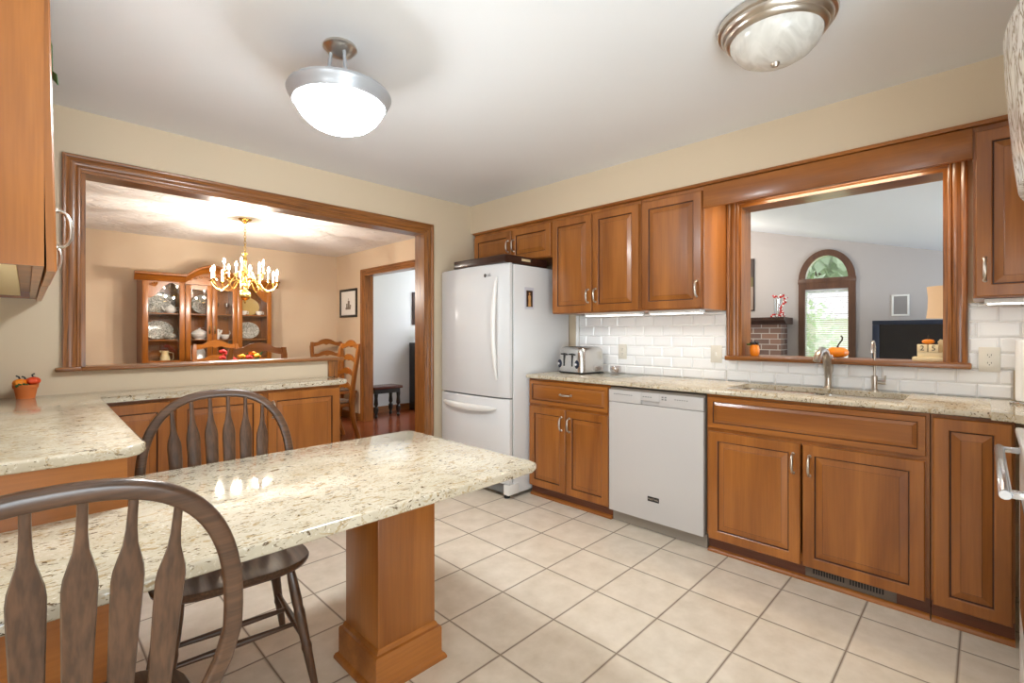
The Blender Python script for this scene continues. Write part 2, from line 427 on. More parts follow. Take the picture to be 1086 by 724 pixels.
# dining opening: one structure trim
m = MB(); case_profile(m, frame((DX0, YD, 1.095), Z3, (-1, 0, 0), (0, -1, 0)), DZ1-1.095, miter1=1); struct('trim_2', m, OAK['z'])
m = MB(); case_profile(m, frame((DX0, YD, DZ1), (1, 0, 0), Z3, (0, -1, 0)), DX1-DX0, miter0=1, miter1=1); struct('trim_3', m, OAK['x'])
m = MB(); case_profile(m, frame((DX1, YD, 0), Z3, (1, 0, 0), (0, -1, 0)), DZ1, miter1=1); struct('trim_4', m, OAK['z'])
m = MB(); m.box(DX1-.018, DX1, YD-.008, YD2+.012, 0, DZ1-.018); struct('trim_5', m, OAK['z'])
m = MB(); m.box(DX0, DX1, YD-.008, YD2+.012, DZ1-.018, DZ1); struct('trim_6', m, OAK['x'])
m = MB(); m.box(DX0, DX0+.018, YD-.008, YD2+.012, 1.095, DZ1-.018); struct('trim_7', m, OAK['z'])
m = MB(); m.box(.105, DX0, YD-.04, YD, 1.073, 1.095, .005); m.box(DX0, PX+.07, YD-.04, YD2+.03, 1.073, 1.095, .005); struct('trim_8', m, OAK['x'])
m = MB(); m.box(PX, PX+.022, YD-.022, YD2+.02, 0, 1.073); m.box(PX-.045, PX, YD-.022, YD, .955, 1.073); struct('trim_9', m, OAK['z'])
# sink-wall opening
m = MB(); case_profile(m, frame((XS, OY1, 1.126), Z3, (0, 1, 0), (-1, 0, 0)), OZ1-1.126+.07); struct('trim_10', m, OAK['z'])
m = MB(); case_profile(m, frame((XS, OY0, 1.126), Z3, (0, -1, 0), (-1, 0, 0)), OZ1-1.126+.07); struct('trim_11', m, OAK['z'])
m = MB(); case_profile(m, frame((XS, OY1, OZ1), (0, -1, 0), Z3, (-1, 0, 0)), OY1-OY0, w=.072); struct('trim_21', m, OAK['y'])
m = MB(); m.box(XS-.01, XW2+.012, OY1-.018, OY1, 1.126, OZ1); m.box(XS-.01, XW2+.012, OY0, OY0+.018, 1.126, OZ1); struct('trim_12', m, OAK['z'])
m = MB(); m.box(XS-.01, XW2+.012, OY0+.018, OY1-.018, OZ1-.018, OZ1); struct('trim_13', m, OAK['y'])
m = MB(); m.box(XS-.075, XS, .045, 1.245, 1.096, 1.126, .006); m.box(XS, XW2+.06, OY0, OY1, 1.096, 1.126, .006); struct('trim_14', m, OAK['y'])
# foyer doorway
m = MB(); case_profile(m, frame((3.45, FY1, 0), Z3, (0, 1, 0), (-1, 0, 0)), FZ1, miter1=1); struct('trim_15', m, OAK['z'])
m = MB(); case_profile(m, frame((3.45, FY0, FZ1), (0, 1, 0), Z3, (-1, 0, 0)), FY1-FY0, miter0=1, miter1=1); struct('trim_16', m, OAK['y'])
m = MB(); m.box(3.44, 3.585, FY1-.018, FY1, 0, FZ1); struct('trim_17', m, OAK['z'])
m = MB(); m.box(3.44, 3.585, FY0, FY1-.018, FZ1-.018, FZ1); struct('trim_18', m, OAK['y'])
# subway tile backsplash: real bevelled tiles on a grout bed
m = MB()
def subway(y0, y1, z0, z1, x, zbase):
    TW, TH, G, T = .1525, .0755, .002, .008
    m.mi = 1; m.box(x-.004, x, y0, y1, z0, z1); m.mi = 0
    r0 = 0; row = 0
    z = zbase
    while z < z1:
        a, b = max(z, z0), min(z+TH, z1)
        if b-a > .006:
            off = (row % 2)*.0773 + .026
            y = y0 - ((y0-off) % (TW+G))
            while y < y1:
                c, d = max(y, y0), min(y+TW, y1)
                if d-c > .008:
                    bv = min(.009, (d-c)/3, (b-a)/3)
                    q = [(x-.004, c, a), (x-.004, d, a), (x-.004, d, b), (x-.004, c, b)]
                    q2 = [(x-.010, c+bv, a+bv), (x-.010, d-bv, a+bv), (x-.010, d-bv, b-bv), (x-.010, c+bv, b-bv)]
                    m.loft([q, q2])
                y += TW+G
        z += TH+G; row += 1
ZB = ZCT-.008
subway(-.1, 1.252, ZCT, 1.095, XS, ZB); subway(1.2525, 2.50, ZCT, 1.43, XS, ZB); subway(-.70, .058, 1.0955, 1.43, XS, ZB+.0775*2)
struct('trim_19', m, [SUBWAY, GROUT], sharp=10)
m = MB(); m.box(3.352, XS, 2.502, 2.53, ZCT, 1.43, .006); struct('trim_20', m, SUBWAY)

# ------------------------------------------------------------------ cabinets
PANEL = [(0, 0, 0), (0, .016, 0), (.004, .020, 0), (.050, .020, 0), (.053, .018, 0), (.0545, .012, 1), (.0585, .0115, 1), (.0600, .0125, 0), (.088, .0185, 0), (.0892, .0180, 1), (.0905, .0185, 0)]
def panel_part(parent, M, W_, H_, name='door', grain='z', ins=1.0):
    m = MB(); m.M = M
    sc = min(1.0, (min(W_, H_)/2-.012)/.0905)*ins
    m.rings_panel(W_, H_, [(a*sc, b, c) for a, b, c in PANEL])
    return m.build(name, [W[grain], GLAZE], parent, sharp=12)
def pull(parent, M, L=.098, name='handle', mat=None):
    """arched bar pull along v, feet on n=0, centred on the frame origin"""
    m = MB(); m.M = M
    pts = [(0, -L/2, 0), (0, -L/2, .012), (0, -L/2+.008, .022), (0, -L/4, .029), (0, 0, .031), (0, L/4, .029), (0, L/2-.008, .022), (0, L/2, .012), (0, L/2, 0)]
    m.tube(pts, [.0055, .005, .005, .006, .0065, .006, .005, .005, .0055], 10, ref=(M.to_3x3() @ Vector((1, 0, 0))) if False else (1, 0, 0), flat=1.15)
    for s_ in (-1, 1): m.lathe([(.0, 0), (.0085, 0), (.0085, .003), (.006, .005), (0, .005)], (0, s_*L/2, 0), 12)
    return m.build(name, mat or NICKEL, parent)
def fr_sink(x, y, z): return frame((x, y, z), (0, -1, 0), Z3, (-1, 0, 0))
def fr_din(x, y, z): return frame((x, y, z), (1, 0, 0), Z3, (0, -1, 0))
def fr_left(x, y, z): return frame((x, y, z), (0, 1, 0), Z3, (1, 0, 0))
def T(M, u, v, n=0): return M @ Matrix.Translation((u, v, n))
ROT90 = Matrix.Rotation(R(90), 4, 'Z')
XF = 2.81   # carcass face; doors stand .02 proud
def carcass(parent, x0, x1, y0, y1, z0, z1, mat=None, open_top=False, t=.018):
    m = MB()
    m.box(x0, x1, y0, y0+t, z0, z1); m.box(x0, x1, y1-t, y1, z0, z1); m.box(x0, x1, y0+t, y1-t, z0, z0+t); m.box(x1-t, x1, y0+t, y1-t, z0+t, z1)
    if not open_top: m.box(x0, x1-t, y0+t, y1-t, z1-t, z1)
    m.box(x0, x0+t, y0+t, y1-t, z1-.05, z1-(0 if open_top else t)) 
    return m.build('body', mat or W['z'], parent)
def base_cab(label, y1, y0, drawer, splits, handles, drawer_handle=True, open_top=False, vent=False):
    t = thing('base_cabinet', label, 'cabinet', (3.08, (y0+y1)/2, 0))
    m = MB()   # face frame + carcass as one body
    m.box(XF, 3.36, y0, y0+.018, .10, .920); m.box(XF, 3.36, y1-.018, y1, .10, .920); m.box(XF+.02, 3.36, y0+.018, y1-.018, .10, .118)
    m.box(XF, XF+.02, y0+.018, y1-.018, .10, .14); m.box(XF, XF+.02, y0+.018, y1-.018, .70, .745 if drawer else .72); m.box(XF, XF+.02, y0+.018, y1-.018, .895, .920)
    m.box(XF+.0008, XF+.019, y0+.018, y0+.04, .14, .895); m.box(XF+.0008, XF+.019, y1-.04, y1-.018, .14, .895)
    m.box(3.345, 3.36, y0+.018, y1-.018, .118, .920)
    if not drawer: m.box(XF, XF+.02, y0+.04, y1-.04, .72, .895)
    m.build('body', W['z'], t)
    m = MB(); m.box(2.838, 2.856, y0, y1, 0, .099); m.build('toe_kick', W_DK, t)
    m = MB(); m.prism([(2.815, 0), (2.838, 0), (2.838, .022), (2.832, .022), (2.822, .016), (2.816, .008)], 0, y1-y0)
    m.bm.verts.ensure_lookup_table()
    for v in m.bm.verts: x, z, yy = v.co; v.co = (x, y0+yy, z)
    m.build('shoe_moulding', W['y'], t)
    dz1 = .708 if drawer else .908
    for k, (a, b) in enumerate(splits):
        M = fr_sink(XF, a, .087); d = panel_part(t, M, a-b, dz1-.087)
        h = handles[k]
        if h == 'r': pull(d, T(M, (a-b)-.032, dz1-.087-.105, .0205))
        elif h == 'l': pull(d, T(M, .032, dz1-.087-.105, .0205))
    if drawer:
        M = fr_sink(XF, y1-.012, .730); d = panel_part(t, M, y1-y0-.024, .178, 'drawer', 'y', .62)
        if drawer_handle: pull(d, T(M, (y1-y0-.024)/2, .089, .0205) @ ROT90)
    if vent:
        pass
    return t
base_cab('two-door base cabinet with one drawer, between white fridge and dishwasher', 2.572, 1.822, True, [(2.562, 2.203), (2.195, 1.832)], 'rl')
base_cab('wide sink base cabinet with false drawer front above two doors', 1.160, .172, True, [(1.146, .674), (.664, .187)], 'rl', False)
base_cab('narrow base cabinet with single tall door, right of the sink cabinet', .168, -.09, False, [(.160, -.082)], ' ')
# counter along the sink wall (cut out for the sink)
m = MB()
def ctop(y0, y1, x0, x1, front=True):
    z1, z0 = ZCT, .926
    if front:
        sec = [(x1, z0), (x1, z1), (x0+.010, z1), (x0+.003, z1-.004), (x0, z1-.011), (x0, z0+.008), (x0+.003, z0+.002), (x0+.008, z0)]
    else: sec = [(x1, z0), (x1, z1), (x0, z1), (x0, z0)]
    m.loft([[(x, y0, z) for x, z in sec], [(x, y1, z) for x, z in sec]])
SX0, SX1, SY0, SY1 = 2.905, 3.265, .275, 1.085
X0C = 2.765
m.prism([(X0C+.002, -.02), (X0C-.006, -.06), (X0C-.03, -.10), (X0C-.05, -.115), (X0C-.05, -.69), (3.36, -.69), (3.36, -.02)], .922, ZCT)
ctop(-.0202, SY0, X0C, 3.36); ctop(SY1, 2.572, X0C, 3.36); ctop(SY0, SY1, X0C, SX0); ctop(SY0, SY1, SX1, 3.36, False)
for (cx, cy, a0) in ((SX0, SY0, 180), (SX1, SY0, 270), (SX1, SY1, 0), (SX0, SY1, 90)):   # rounded corners of the cut-out
    r = .05; ox, oy = cx+(r if cx == SX0 else -r), cy+(r if cy == SY0 else -r)
    arc = [(ox+r*math.cos(R(a0+k*15)), oy+r*math.sin(R(a0+k*15))) for k in range(7)]
    m.prism([(cx, cy)]+list(reversed(arc)), .926, ZCT)
o = m.build('countertop', STONE, None, loc=(3.06, 1.2, .922), sharp=40)
tag(o, 'speckled cream stone countertop along the sink wall with sink cut-out', 'countertop')
# sink
t = thing('kitchen_sink', 'stainless double bowl undermount sink set into the stone countertop', 'sink', (3.09, .68, .75))
for (a, b) in ((.268, .672), (.688, 1.092)):
    m = MB(); x0, x1 = 2.893, 3.277
    def rr(i, z, rad=.045, n=5):
        pts = []
        for (cx, cy, a0) in ((x1-i, b-i, 0), (x0+i, b-i, 90), (x0+i, a+i, 180), (x1-i, a+i, 270)):
            ox = cx+(-rad if cx > 3.1 else rad); oy = cy+(-rad if cy > (a+b)/2 else rad)
            pts += [(ox+rad*math.cos(R(a0+90*k/n)), oy+rad*math.sin(R(a0+90*k/n)), z) for k in range(n+1)]
        return pts
    m.loft([rr(-.006, .9255), rr(0, .9255), rr(.004, .90), rr(.012, .76), rr(.03, .745), rr(.06, .742), rr(.06, .735), rr(.02, .737), rr(-.006, .91)], caps=True, closed=True)
    m.prism([(p[0], p[1]) for p in rr(.06, 0)], .738, .742)
    ba = m.build('basin', STEEL, t)
    m = MB(); m.lathe([(0, .743), (.035, .743), (.04, .746), (.028, .748), (0, .7465)], (3.09, (a+b)/2, 0), 20); m.build('drain', CHROME, ba)
# faucets
t = thing('kitchen_faucet', 'short arched brushed nickel faucet standing behind the sink bowls', 'faucet', (3.318, .655, ZCT))
m = MB(); m.lathe([(0, 0), (.026, 0), (.026, .006), (.019, .012), (.0175, .05), (.0175, .09), (0, .092)], (3.318, .655, ZCT), 20); m.build('base', NICKEL, t)
m = MB(); m.tube([(3.318, .655, ZCT+.06), (3.314, .655, ZCT+.12), (3.286, .657, ZCT+.175), (3.255, .66, ZCT+.212), (3.215, .664, ZCT+.224), (3.17, .668, ZCT+.212), (3.138, .672, ZCT+.188), (3.125, .673, ZCT+.165)], [.0185, .021, .0235, .0235, .021, .019, .0195, .018], 16); m.build('spout', NICKEL, t)
m = MB(); m.tube([(3.338, .655, ZCT+.07), (3.350, .65, ZCT+.10), (3.348, .648, ZCT+.15), (3.336, .646, ZCT+.195)], [.011, .015, .016, .009], 12, flat=.8); m.build('lever', NICKEL, t)
t = thing('water_filter_tap', 'slim gooseneck chrome tap with side lever, right of main faucet', 'tap', (3.318, .435, ZCT))
m = MB(); m.lathe([(0, 0), (.024, 0), (.024, .004), (.0145, .008), (.0145, .085), (.008, .088), (0, .088)], (3.318, .435, ZCT), 18); m.build('base', NICKEL, t)
m = MB(); m.tube([(3.318, .435, ZCT+.08), (3.318, .435, ZCT+.2), (3.316, .435, ZCT+.24), (3.303, .435, ZCT+.268), (3.28, .435, ZCT+.278), (3.258, .435, ZCT+.266), (3.246, .435, ZCT+.235), (3.244, .435, ZCT+.215)], [.0055]*6+[.007, .009], 12); m.build('spout', NICKEL, t)
m = MB(); m.tube([(3.318, .422, ZCT+.05), (3.318, .385, ZCT+.05)], .0105, 12); m.tube([(3.318, .39, ZCT+.05), (3.318, .387, ZCT+.09)], [.005, .004], 8); m.build('lever', NICKEL, t)
# dishwasher
t = thing('dishwasher', 'white built-in dishwasher with pocket handle, between two base cabinets', 'dishwasher', (3.08, 1.49, 0))
DY1, DY0 = 1.814, 1.168
m = MB(); m.box(2.80, 3.35, DY0, DY1, .10, .912); m.build('body', GREYV, t)
m = MB(); xd = 2.775
m.box(xd, 2.80, DY0, DY1, .085, .816, .005); d = m.build('door', WHITE_DW, t)
m = MB(); m.mi = 0
hy = (DY0+DY1)/2+.02
m.box(xd+.001, 2.80, DY0, hy-.065, .819, .898, .003); m.box(xd+.001, 2.80, hy+.065, DY1, .819, .898, .003)
m.box(xd+.001, 2.80, hy-.0652, hy+.0652, .846, .898, .002); m.box(xd+.02, 2.80, hy-.065, hy+.065, .819, .847)
cp = m.build('control_panel', WHITE_DW, t)
m = MB()
for i in range(9): m.box(xd-.0002, xd+.003, 1.775-i*.016-.011, 1.775-i*.016, .868, .873)
for i in range(4): m.box(xd-.0002, xd+.003, 1.56-i*.017-.011, 1.56-i*.017, .868, .874)
for i in range(2):
    for j in range(2): m.box(xd-.0002, xd+.003, 1.43-i*.02-.012, 1.43-i*.02, .860+j*.014, .868+j*.014)
for i in range(6): m.box(xd-.0002, xd+.003, 1.345-i*.015-.008, 1.345-i*.015, .868, .873)
m.build('printed_legend', GREY_SEAL, cp)
m = MB(); m.box(xd-.003, xd+.002, 1.447, 1.525, .213, .243, .002); bd = m.build('badge', BLACKP, d)
m = MB(); text_into(m, 'MAYTAG', .017, .0004, frame((xd-.0034, 1.486, .228), (0, -1, 0), Z3, (-1, 0, 0))); m.build('lettering', CHROME, bd)
m = MB(); m.box(2.83, 2.85, DY0, DY1, 0.004, .084); m.build('toe_kick', GREYV, t)
# floor register in the toe kick
t = thing('floor_register', 'brown metal heating vent set in the toe kick below sink doors', 'vent', (2.835, .47, .05))
m = MB(); m.box(2.8325, 2.8385, .29, .66, .024, .084, .001); m.build('plate', plain('bronze_register', (112, 98, 86), .45, .3), t)
m = MB()
for k in range(12): m.box(2.8318, 2.8332, .625-k*.0115-.0065, .625-k*.0115, .045, .070)
for k in range(12): m.box(2.8318, 2.8332, .470-k*.0115-.0065, .470-k*.0115, .045, .070)
m.build('louvre_grille', DARK_GAP, t)
# wall cabinets -----------------------------------------------------
XU = 2.988
def wall_cab(label, y1, y0, z0, z1, splits, handles, hz='b'):
    t = thing('wall_cabinet', label, 'cabinet', (3.18, (y0+y1)/2, z0))
    m = MB(); m.box(XU, 3.355, y0, y1, z0, z1); m.box(XU, 3.355, y0, y1, z1, z1+.001); m.build('body', W['z'], t)
    for k, (a, b) in enumerate(splits):
        M = fr_sink(XU, a, z0+.006); H = z1-z0-.03; d = panel_part(t, M, a-b, H)
        h = handles[k]; hv = .12 if H > .4 else H*.5
        if h == 'r': pull(d, T(M, (a-b)-.03, hv, .0205))
        elif h == 'l': pull(d, T(M, .03, hv, .0205))
    return t
ZU0, ZU1 = 1.432, 2.196
wall_cab('short two-door wall cabinet above the white fridge', 3.44, 2.486, 1.895, ZU1, [(3.43, 2.945), (2.937, 2.494)], 'rl')
wall_cab('tall two-door wall cabinet above toaster, right of the fridge', 2.482, 1.692, ZU0, ZU1, [(2.474, 2.094), (2.086, 1.702)], 'rl')
wall_cab('single-door wall cabinet beside the left end of the valance', 1.688, 1.252, ZU0, ZU1, [(1.680, 1.262)], 'r')
wall_cab('single-door wall cabinet at the far right of the sink opening', .036, -.36, ZU0, ZU1, [(.028, -.352)], 'l')
t = thing('valance_board', 'maple valance board bridging wall cabinets above the sink opening', 'valance', (2.99, .64, 2.057))
m = MB(); m.box(XU-.016, XU+.004, .0365, 1.2515, 2.058, 2.195, .002); m.build('board', W['y'], t)
m = MB(); m.box(XU+.005, 3.34, .0365, 1.2515, 2.178, 2.195); m.build('top_panel', W['y'], t)
# crown strip
m = MB(); sec = [(XU-.030, 2.2155), (XU-.030, 2.210), (XU-.024, 2.206), (XU-.022, 2.200), (XU-.012, 2.199), (XU, 2.1975), (XU, 2.2155)]
m.loft([[(x, -.36, z) for x, z in sec], [(x, 3.44, z) for x, z in sec]])
o = m.build('crown_moulding', W['y'], None, loc=(XU, 1.5, 2.20)); tag(o, 'thin maple crown strip running above the wall cabinets', 'moulding')
# under-cabinet lights
for (lab, a, b) in (('slim under-cabinet light below the single-door cabinet left of opening', 1.30, 1.66), ('slim under-cabinet light below tall two-door cabinet', 1.74, 2.20), ('slim under-cabinet light below cabinet at far right', -.30, 0.0)):
    t = thing('under_cabinet_light', lab, 'light', (3.12, (a+b)/2, ZU0), group='under-cabinet lights')
    m = MB(); m.box(3.03, 3.12, a, b, ZU0-.022, ZU0-.001, .003); m.build('housing', WHITE_GL, t)
    m = MB(); m.box(3.04, 3.11, a+.01, b-.01, ZU0-.0245, ZU0-.0222); m.build('diffuser', UNDERCAB, t)
# ------------------------------------------------------------------ fridge
FX, FY_0, FY_1, FH = 2.572, 2.59, 3.44, 1.815
t = thing('refrigerator', 'tall white bottom-freezer refrigerator in the corner beside dining opening', 'refrigerator', (2.97, 3.0, 0))
m = MB(); m.box(FX+.075, 3.34, FY_0, FY_1, .03, FH, .008); m.build('body', WHITE_AP, t)
m = MB(); m.box(FX+.06, FX+.076, FY_0+.012, FY_1-.012, .12, FH-.01); m.build('gasket', GREY_SEAL, t)
def bowed_door(z0, z1, name):
    m = MB(); n = 14; rings = []
    for i in range(n+1):
        s_ = i/n; y = FY_0+(FY_1-FY_0)*s_
        e = min(s_, 1-s_)
        x = FX + .028*(abs(2*s_-1))**2.2 - .012
        if e < 1e-6: x += .012
        rings.append([(x, y, z0+.006), (x+.004, y, z0), (FX+.058, y, z0), (FX+.058, y, z1), (x+.006, y, z1), (x, y, z1-.008)])
    m.loft(rings); return m.build(name, WHITE_AP, t)
ud = bowed_door(.778, FH+.004, 'upper_door'); ld = bowed_door(.115, .766, 'freezer_drawer')
m = MB()
pts = []; n = 16
for i in range(n+1):
    s_ = i/n; z = .915+s_*.80; pts.append((FX-.010-.038*math.sin(math.pi*s_)**.8, 2.695, z))
m.tube(pts, [.006+.013*math.sin(math.pi*k/n)**.5 for k in range(n+1)], 10, flat=1.0); m.build('handle', WHITE_GL, ud)
m = MB(); pts = []
for i in range(n+1):
    s_ = i/n; y = 3.36-s_*.66; pts.append((FX-.012-.040*math.sin(math.pi*s_)**.7, y, .690-.010*math.sin(math.pi*s_)))
m.tube(pts, [.008+.020*math.sin(math.pi*k/n)**.5 for k in range(n+1)], 12, ref=(1, 0, 0), flat=.6); m.build('handle', WHITE_GL, ld)
m = MB()
MT = frame((FX-.0085, 2.80, 1.735), (0, -1, 0), Z3, (-1, 0, 0))
text_into(m, 'LG', .034, .0006, MT @ Matrix.Translation((.016, 0, 0)))
m.M = MT @ Matrix.Translation((-.028, 0, 0)); m.lathe([(0, 0), (.015, 0), (.015, .0012), (0, .0012)], seg=20); m.M = Matrix.Identity(4)
m.build('lettering', plain('charcoal_print', (62, 60, 60), .4), ud)
m = MB(); m.box(FX+.03, FX+.09, FY_0+.02, FY_1-.02, .035, .105, .004)
g = m.build('grille', GREY_SEAL, t)
m = MB(); m.box(FX+.015, FX+.13, FY_0-.002, FY_0+.055, .03, .11, .006); m.build('hinge_cover', WHITE_GL, t)
m = MB(); m.box(FX+.015, FX+.13, FY_1-.055, FY_1, .03, .11, .006); m.build('hinge_cover', WHITE_GL, t)
for (a, b) in ((FX+.05, FY_0+.05), (FX+.05, FY_1-.05), (3.25, FY_0+.06), (3.25, FY_1-.06)):
    m = MB(); m.lathe([(0, 0), (.024, 0), (.026, .008), (.018, .03), (0, .03)], (a, b, 0), 14); m.build('foot', BLACKP, t)
# wooden tray on the fridge
t = thing('wooden_tray', 'dark walnut serving tray lying on top of the fridge', 'tray', (2.80, 3.0, FH+.005))
m = MB(); z0 = FH+.0055; tx0, tx1, ty0, ty1 = 2.56, 3.05, 2.60, 3.22
m.box(tx0, tx1, ty0, ty1, z0, z0+.012); m.box(tx0, tx0+.014, ty0, ty1, z0+.012, z0+.062, .003); m.box(tx1-.014, tx1, ty0, ty1, z0+.012, z0+.062, .003)
m.box(tx0+.014, tx1-.014, ty1-.014, ty1, z0+.012, z0+.062, .003)
hx = (tx0+tx1)/2; m.box(tx0+.014, hx-.06, ty0, ty0+.014, z0+.012, z0+.062); m.box(hx+.06, tx1-.014, ty0, ty0+.014, z0+.012, z0+.062); m.box(hx-.06, hx+.06, ty0, ty0+.014, z0+.012, z0+.026); m.box(hx-.06, hx+.06, ty0, ty0+.014, z0+.050, z0+.062)
m.build('body', DARKW, t)
m = MB(); m.box(hx-.055, hx+.055, ty0+.012, ty0+.018, z0+.027, z0+.049); m.build('grip_lining', PALEW, t)
# picture magnet
t = thing('picture_magnet', 'small bordered picture of robed figure stuck on fridge side', 'magnet', (2.83, FY_0-.001, 1.55))
m = MB(); m.box(2.765, 2.875, FY_0-.004, FY_0-.0005, 1.47, 1.642); m.build('border', plain('pale_floral_border', (205, 205, 214), .5), t)
m = MB(); m.box(2.785, 2.857, FY_0-.0052, FY_0-.0041, 1.487, 1.617); m.build('picture', plain('dark_umber_print', (58, 32, 22), .5), t)
m = MB(); MF = frame((2.821, FY_0-.0053, 1.49), (1, 0, 0), Z3, (0, -1, 0)); m.M = MF
m.prism([(-.016, 0), (.016, 0), (.013, .05), (.016, .08), (.008, .092), (-.008, .092), (-.016, .08), (-.012, .05)], 0, .0006)
m.lathe([(0, 0), (.009, 0), (.009, .0006), (0, .0006)], (0, .103, 0), 14); m.M = Matrix.Identity(4)
m.build('figure', plain('pale_robe_print', (206, 158, 100), .5), t)

# ------------------------------------------------------------------ left run: counters, cabinets
XLW = -.375
t = thing('corner_base_cabinet', 'maple base cabinet run at left with plain end panel', 'cabinet', (-.1, 2.5, 0))
m = MB(); m.box(XLW, .185, 1.782, 3.17, .0, .920); m.build('body', W['z'], t)
m = MB(); m.box(XLW, .205, 1.762, 1.781, 0, .920, .001); m.build('end_panel', W['x'], t)
for a, b in ((2.26, 2.68), (2.70, 3.12)): panel_part(t, fr_left(.185, a, .11), b-a, .79)
t = thing('shallow_base_cabinet', 'shallow three-door base cabinet under the dining opening sill', 'cabinet', (.9, 3.33, 0))
YF = 3.218
m = MB(); m.box(.215, 1.545, YF, 3.475, .09, .920); m.build('body', W['z'], t)
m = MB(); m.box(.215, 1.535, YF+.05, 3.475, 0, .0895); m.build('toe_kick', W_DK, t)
for (a, b, h) in ((.235, .555, 'n'), (.585, 1.035, 'n'), (1.065, 1.535, 'l')):
    M = fr_din(a, YF, .11); d = panel_part(t, M, b-a, .79)
    if h == 'l': pull(d, T(M, .03, .79-.105, .0205))
    elif h == 'r': pull(d, T(M, b-a-.03, .79-.105, .0205))
m = MB()
poly = [(XLW, 1.735), (.205, 1.735), (.235, 1.755), (.252, 1.79), (.252, 3.155), (.262, 3.178), (.285, 3.188), (1.555, 3.188), (1.59, 3.21), (1.595, 3.25), (1.595, 3.476), (XLW, 3.476)]
m.prism(poly, .9205, ZCT, .009)
o = m.build('corner_countertop', STONE, None, loc=(.2, 2.6, .92)); tag(o, 'L-shaped cream stone countertop turning the corner below dining opening', 'countertop')
# upper cabinets at left
t = thing('wall_cabinet', 'maple wall cabinet at the left edge, door edges seen side-on', 'cabinet', (-.2, 2.6, 1.44))
m = MB(); UZ0 = 1.452; yn = 1.765
m.box(XLW, .012, yn, yn+.018, UZ0, 2.22); m.box(XLW, .012, 3.45, 3.468, UZ0, 2.22); m.box(XLW, .012, yn+.018, 3.45, UZ0+.03, UZ0+.045); m.box(XLW, XLW+.012, yn+.018, 3.45, UZ0+.045, 2.22); m.box(XLW, .012, yn+.018, 3.45, 2.20, 2.22)
m.box(.012, .033, yn, 3.468, UZ0, UZ0+.04); m.box(.012, .033, yn, 3.468, 2.17, 2.22)
for y in (yn, 2.32, 2.90, 3.43): m.box(.012, .033, y, y+.035, UZ0+.04, 2.17)
m.build('body', W['z'], t)
m = MB(); m.box(XLW+.02, -.02, yn+.03, 3.44, UZ0+.012, UZ0+.029); m.build('bottom_panel', PALEW, t)
for k, (a, b) in enumerate(((yn+.002, 2.335), (2.343, 2.905), (2.913, 3.462))):
    M = fr_left(.036, a, UZ0-.012)
    if k == 0: M = M @ Matrix.Rotation(R(-1.1), 4, 'X') @ Matrix.Translation((0, 0, .002))
    d = panel_part(t, M, b-a, 2.21-UZ0)
    if k == 0: pull(d, T(M, .035, .12, .0205))
    if k == 1: pull(d, T(M, .05, .11, .0205))
# pot of mini pumpkins and patterned vase on the corner counter
def lobed(m, c, r, sq_):
    n = 30; rings = []
    for i in range(11):
        ph = math.pi*i/10; rr_ = max(r*math.sin(ph), 1e-4)
        rings.append([(c[0]+rr_*(1.05-.12*abs(math.sin(3*a_))**.6)*math.cos(a_), c[1]+rr_*(1.05-.12*abs(math.sin(3*a_))**.6)*math.sin(a_), c[2]-r*sq_*math.cos(ph)) for a_ in [2*math.pi*k/n for k in range(n)]])
    m.loft(rings)
t = thing('pumpkin_pot', 'terracotta pot of mini orange pumpkins at the back of corner counter', 'flower pot', (.0, 3.39, ZCT))
pc = (-.002, 3.385)
m = MB(); m.lathe([(0, 0), (.034, 0), (.042, .050), (.046, .051), (.048, .068), (.043, .068), (.040, .055), (0, .052)], (*pc, ZCT), 26); m.build('pot', TERRA, t)
for (dx, dy, dz, r_, mt) in ((-.020, -.012, .078, .026, PUMPKIN), (.026, -.006, .084, .027, plain('red_orange_pumpkin', (222, 74, 28), .4)), (.0, .022, .076, .022, YEL)):
    m = MB(); lobed(m, (pc[0]+dx, pc[1]+dy, ZCT+dz), r_, .78); pk = m.build('mini_pumpkin', mt, t)
    m = MB(); m.tube([(pc[0]+dx, pc[1]+dy, ZCT+dz+r_*.7), (pc[0]+dx-.004, pc[1]+dy, ZCT+dz+r_+.004), (pc[0]+dx+(.006 if dx > 0 else -.014), pc[1]+dy, ZCT+dz+r_+.010)], .0035, 6); m.build('stem', BLACKP, pk)
m = MB()
for k in range(14): m.sphere((pc[0]-.006+random.uniform(-.028, .02), pc[1]-.034+random.uniform(-.004, .004), ZCT+.066+random.uniform(-.004, .008)), .0055, 6, 5)
m.build('moss', GREEN, t)
VP = NT('painted_vase_glaze'); _n = VP.n('ShaderNodeTexNoise', Scale=1.0, Detail=2); VP.l(VP.coords((26, 26, 26), False), _n.inputs['Vector'])
VP.l(VP.ramp(_n.outputs['Fac'], [(.36, lin(40, 44, 58)), (.45, lin(214, 220, 220)), (.54, lin(212, 92, 40)), (.64, lin(70, 96, 110))]), VP.b.inputs['Base Color']); VP.set(Roughness=.2); VP = VP.m
t = thing('painted_vase', 'colourful painted vase at left edge of the corner counter', 'vase', (-.16, 3.36, ZCT))
m = MB(); m.lathe([(0, 0), (.035, 0), (.052, .03), (.066, .075), (.062, .11), (.044, .145), (.032, .155), (.036, .165), (.030, .165), (.028, .15), (0, .12)], (-.158, 3.36, ZCT), 30); m.build('body', VP, t)
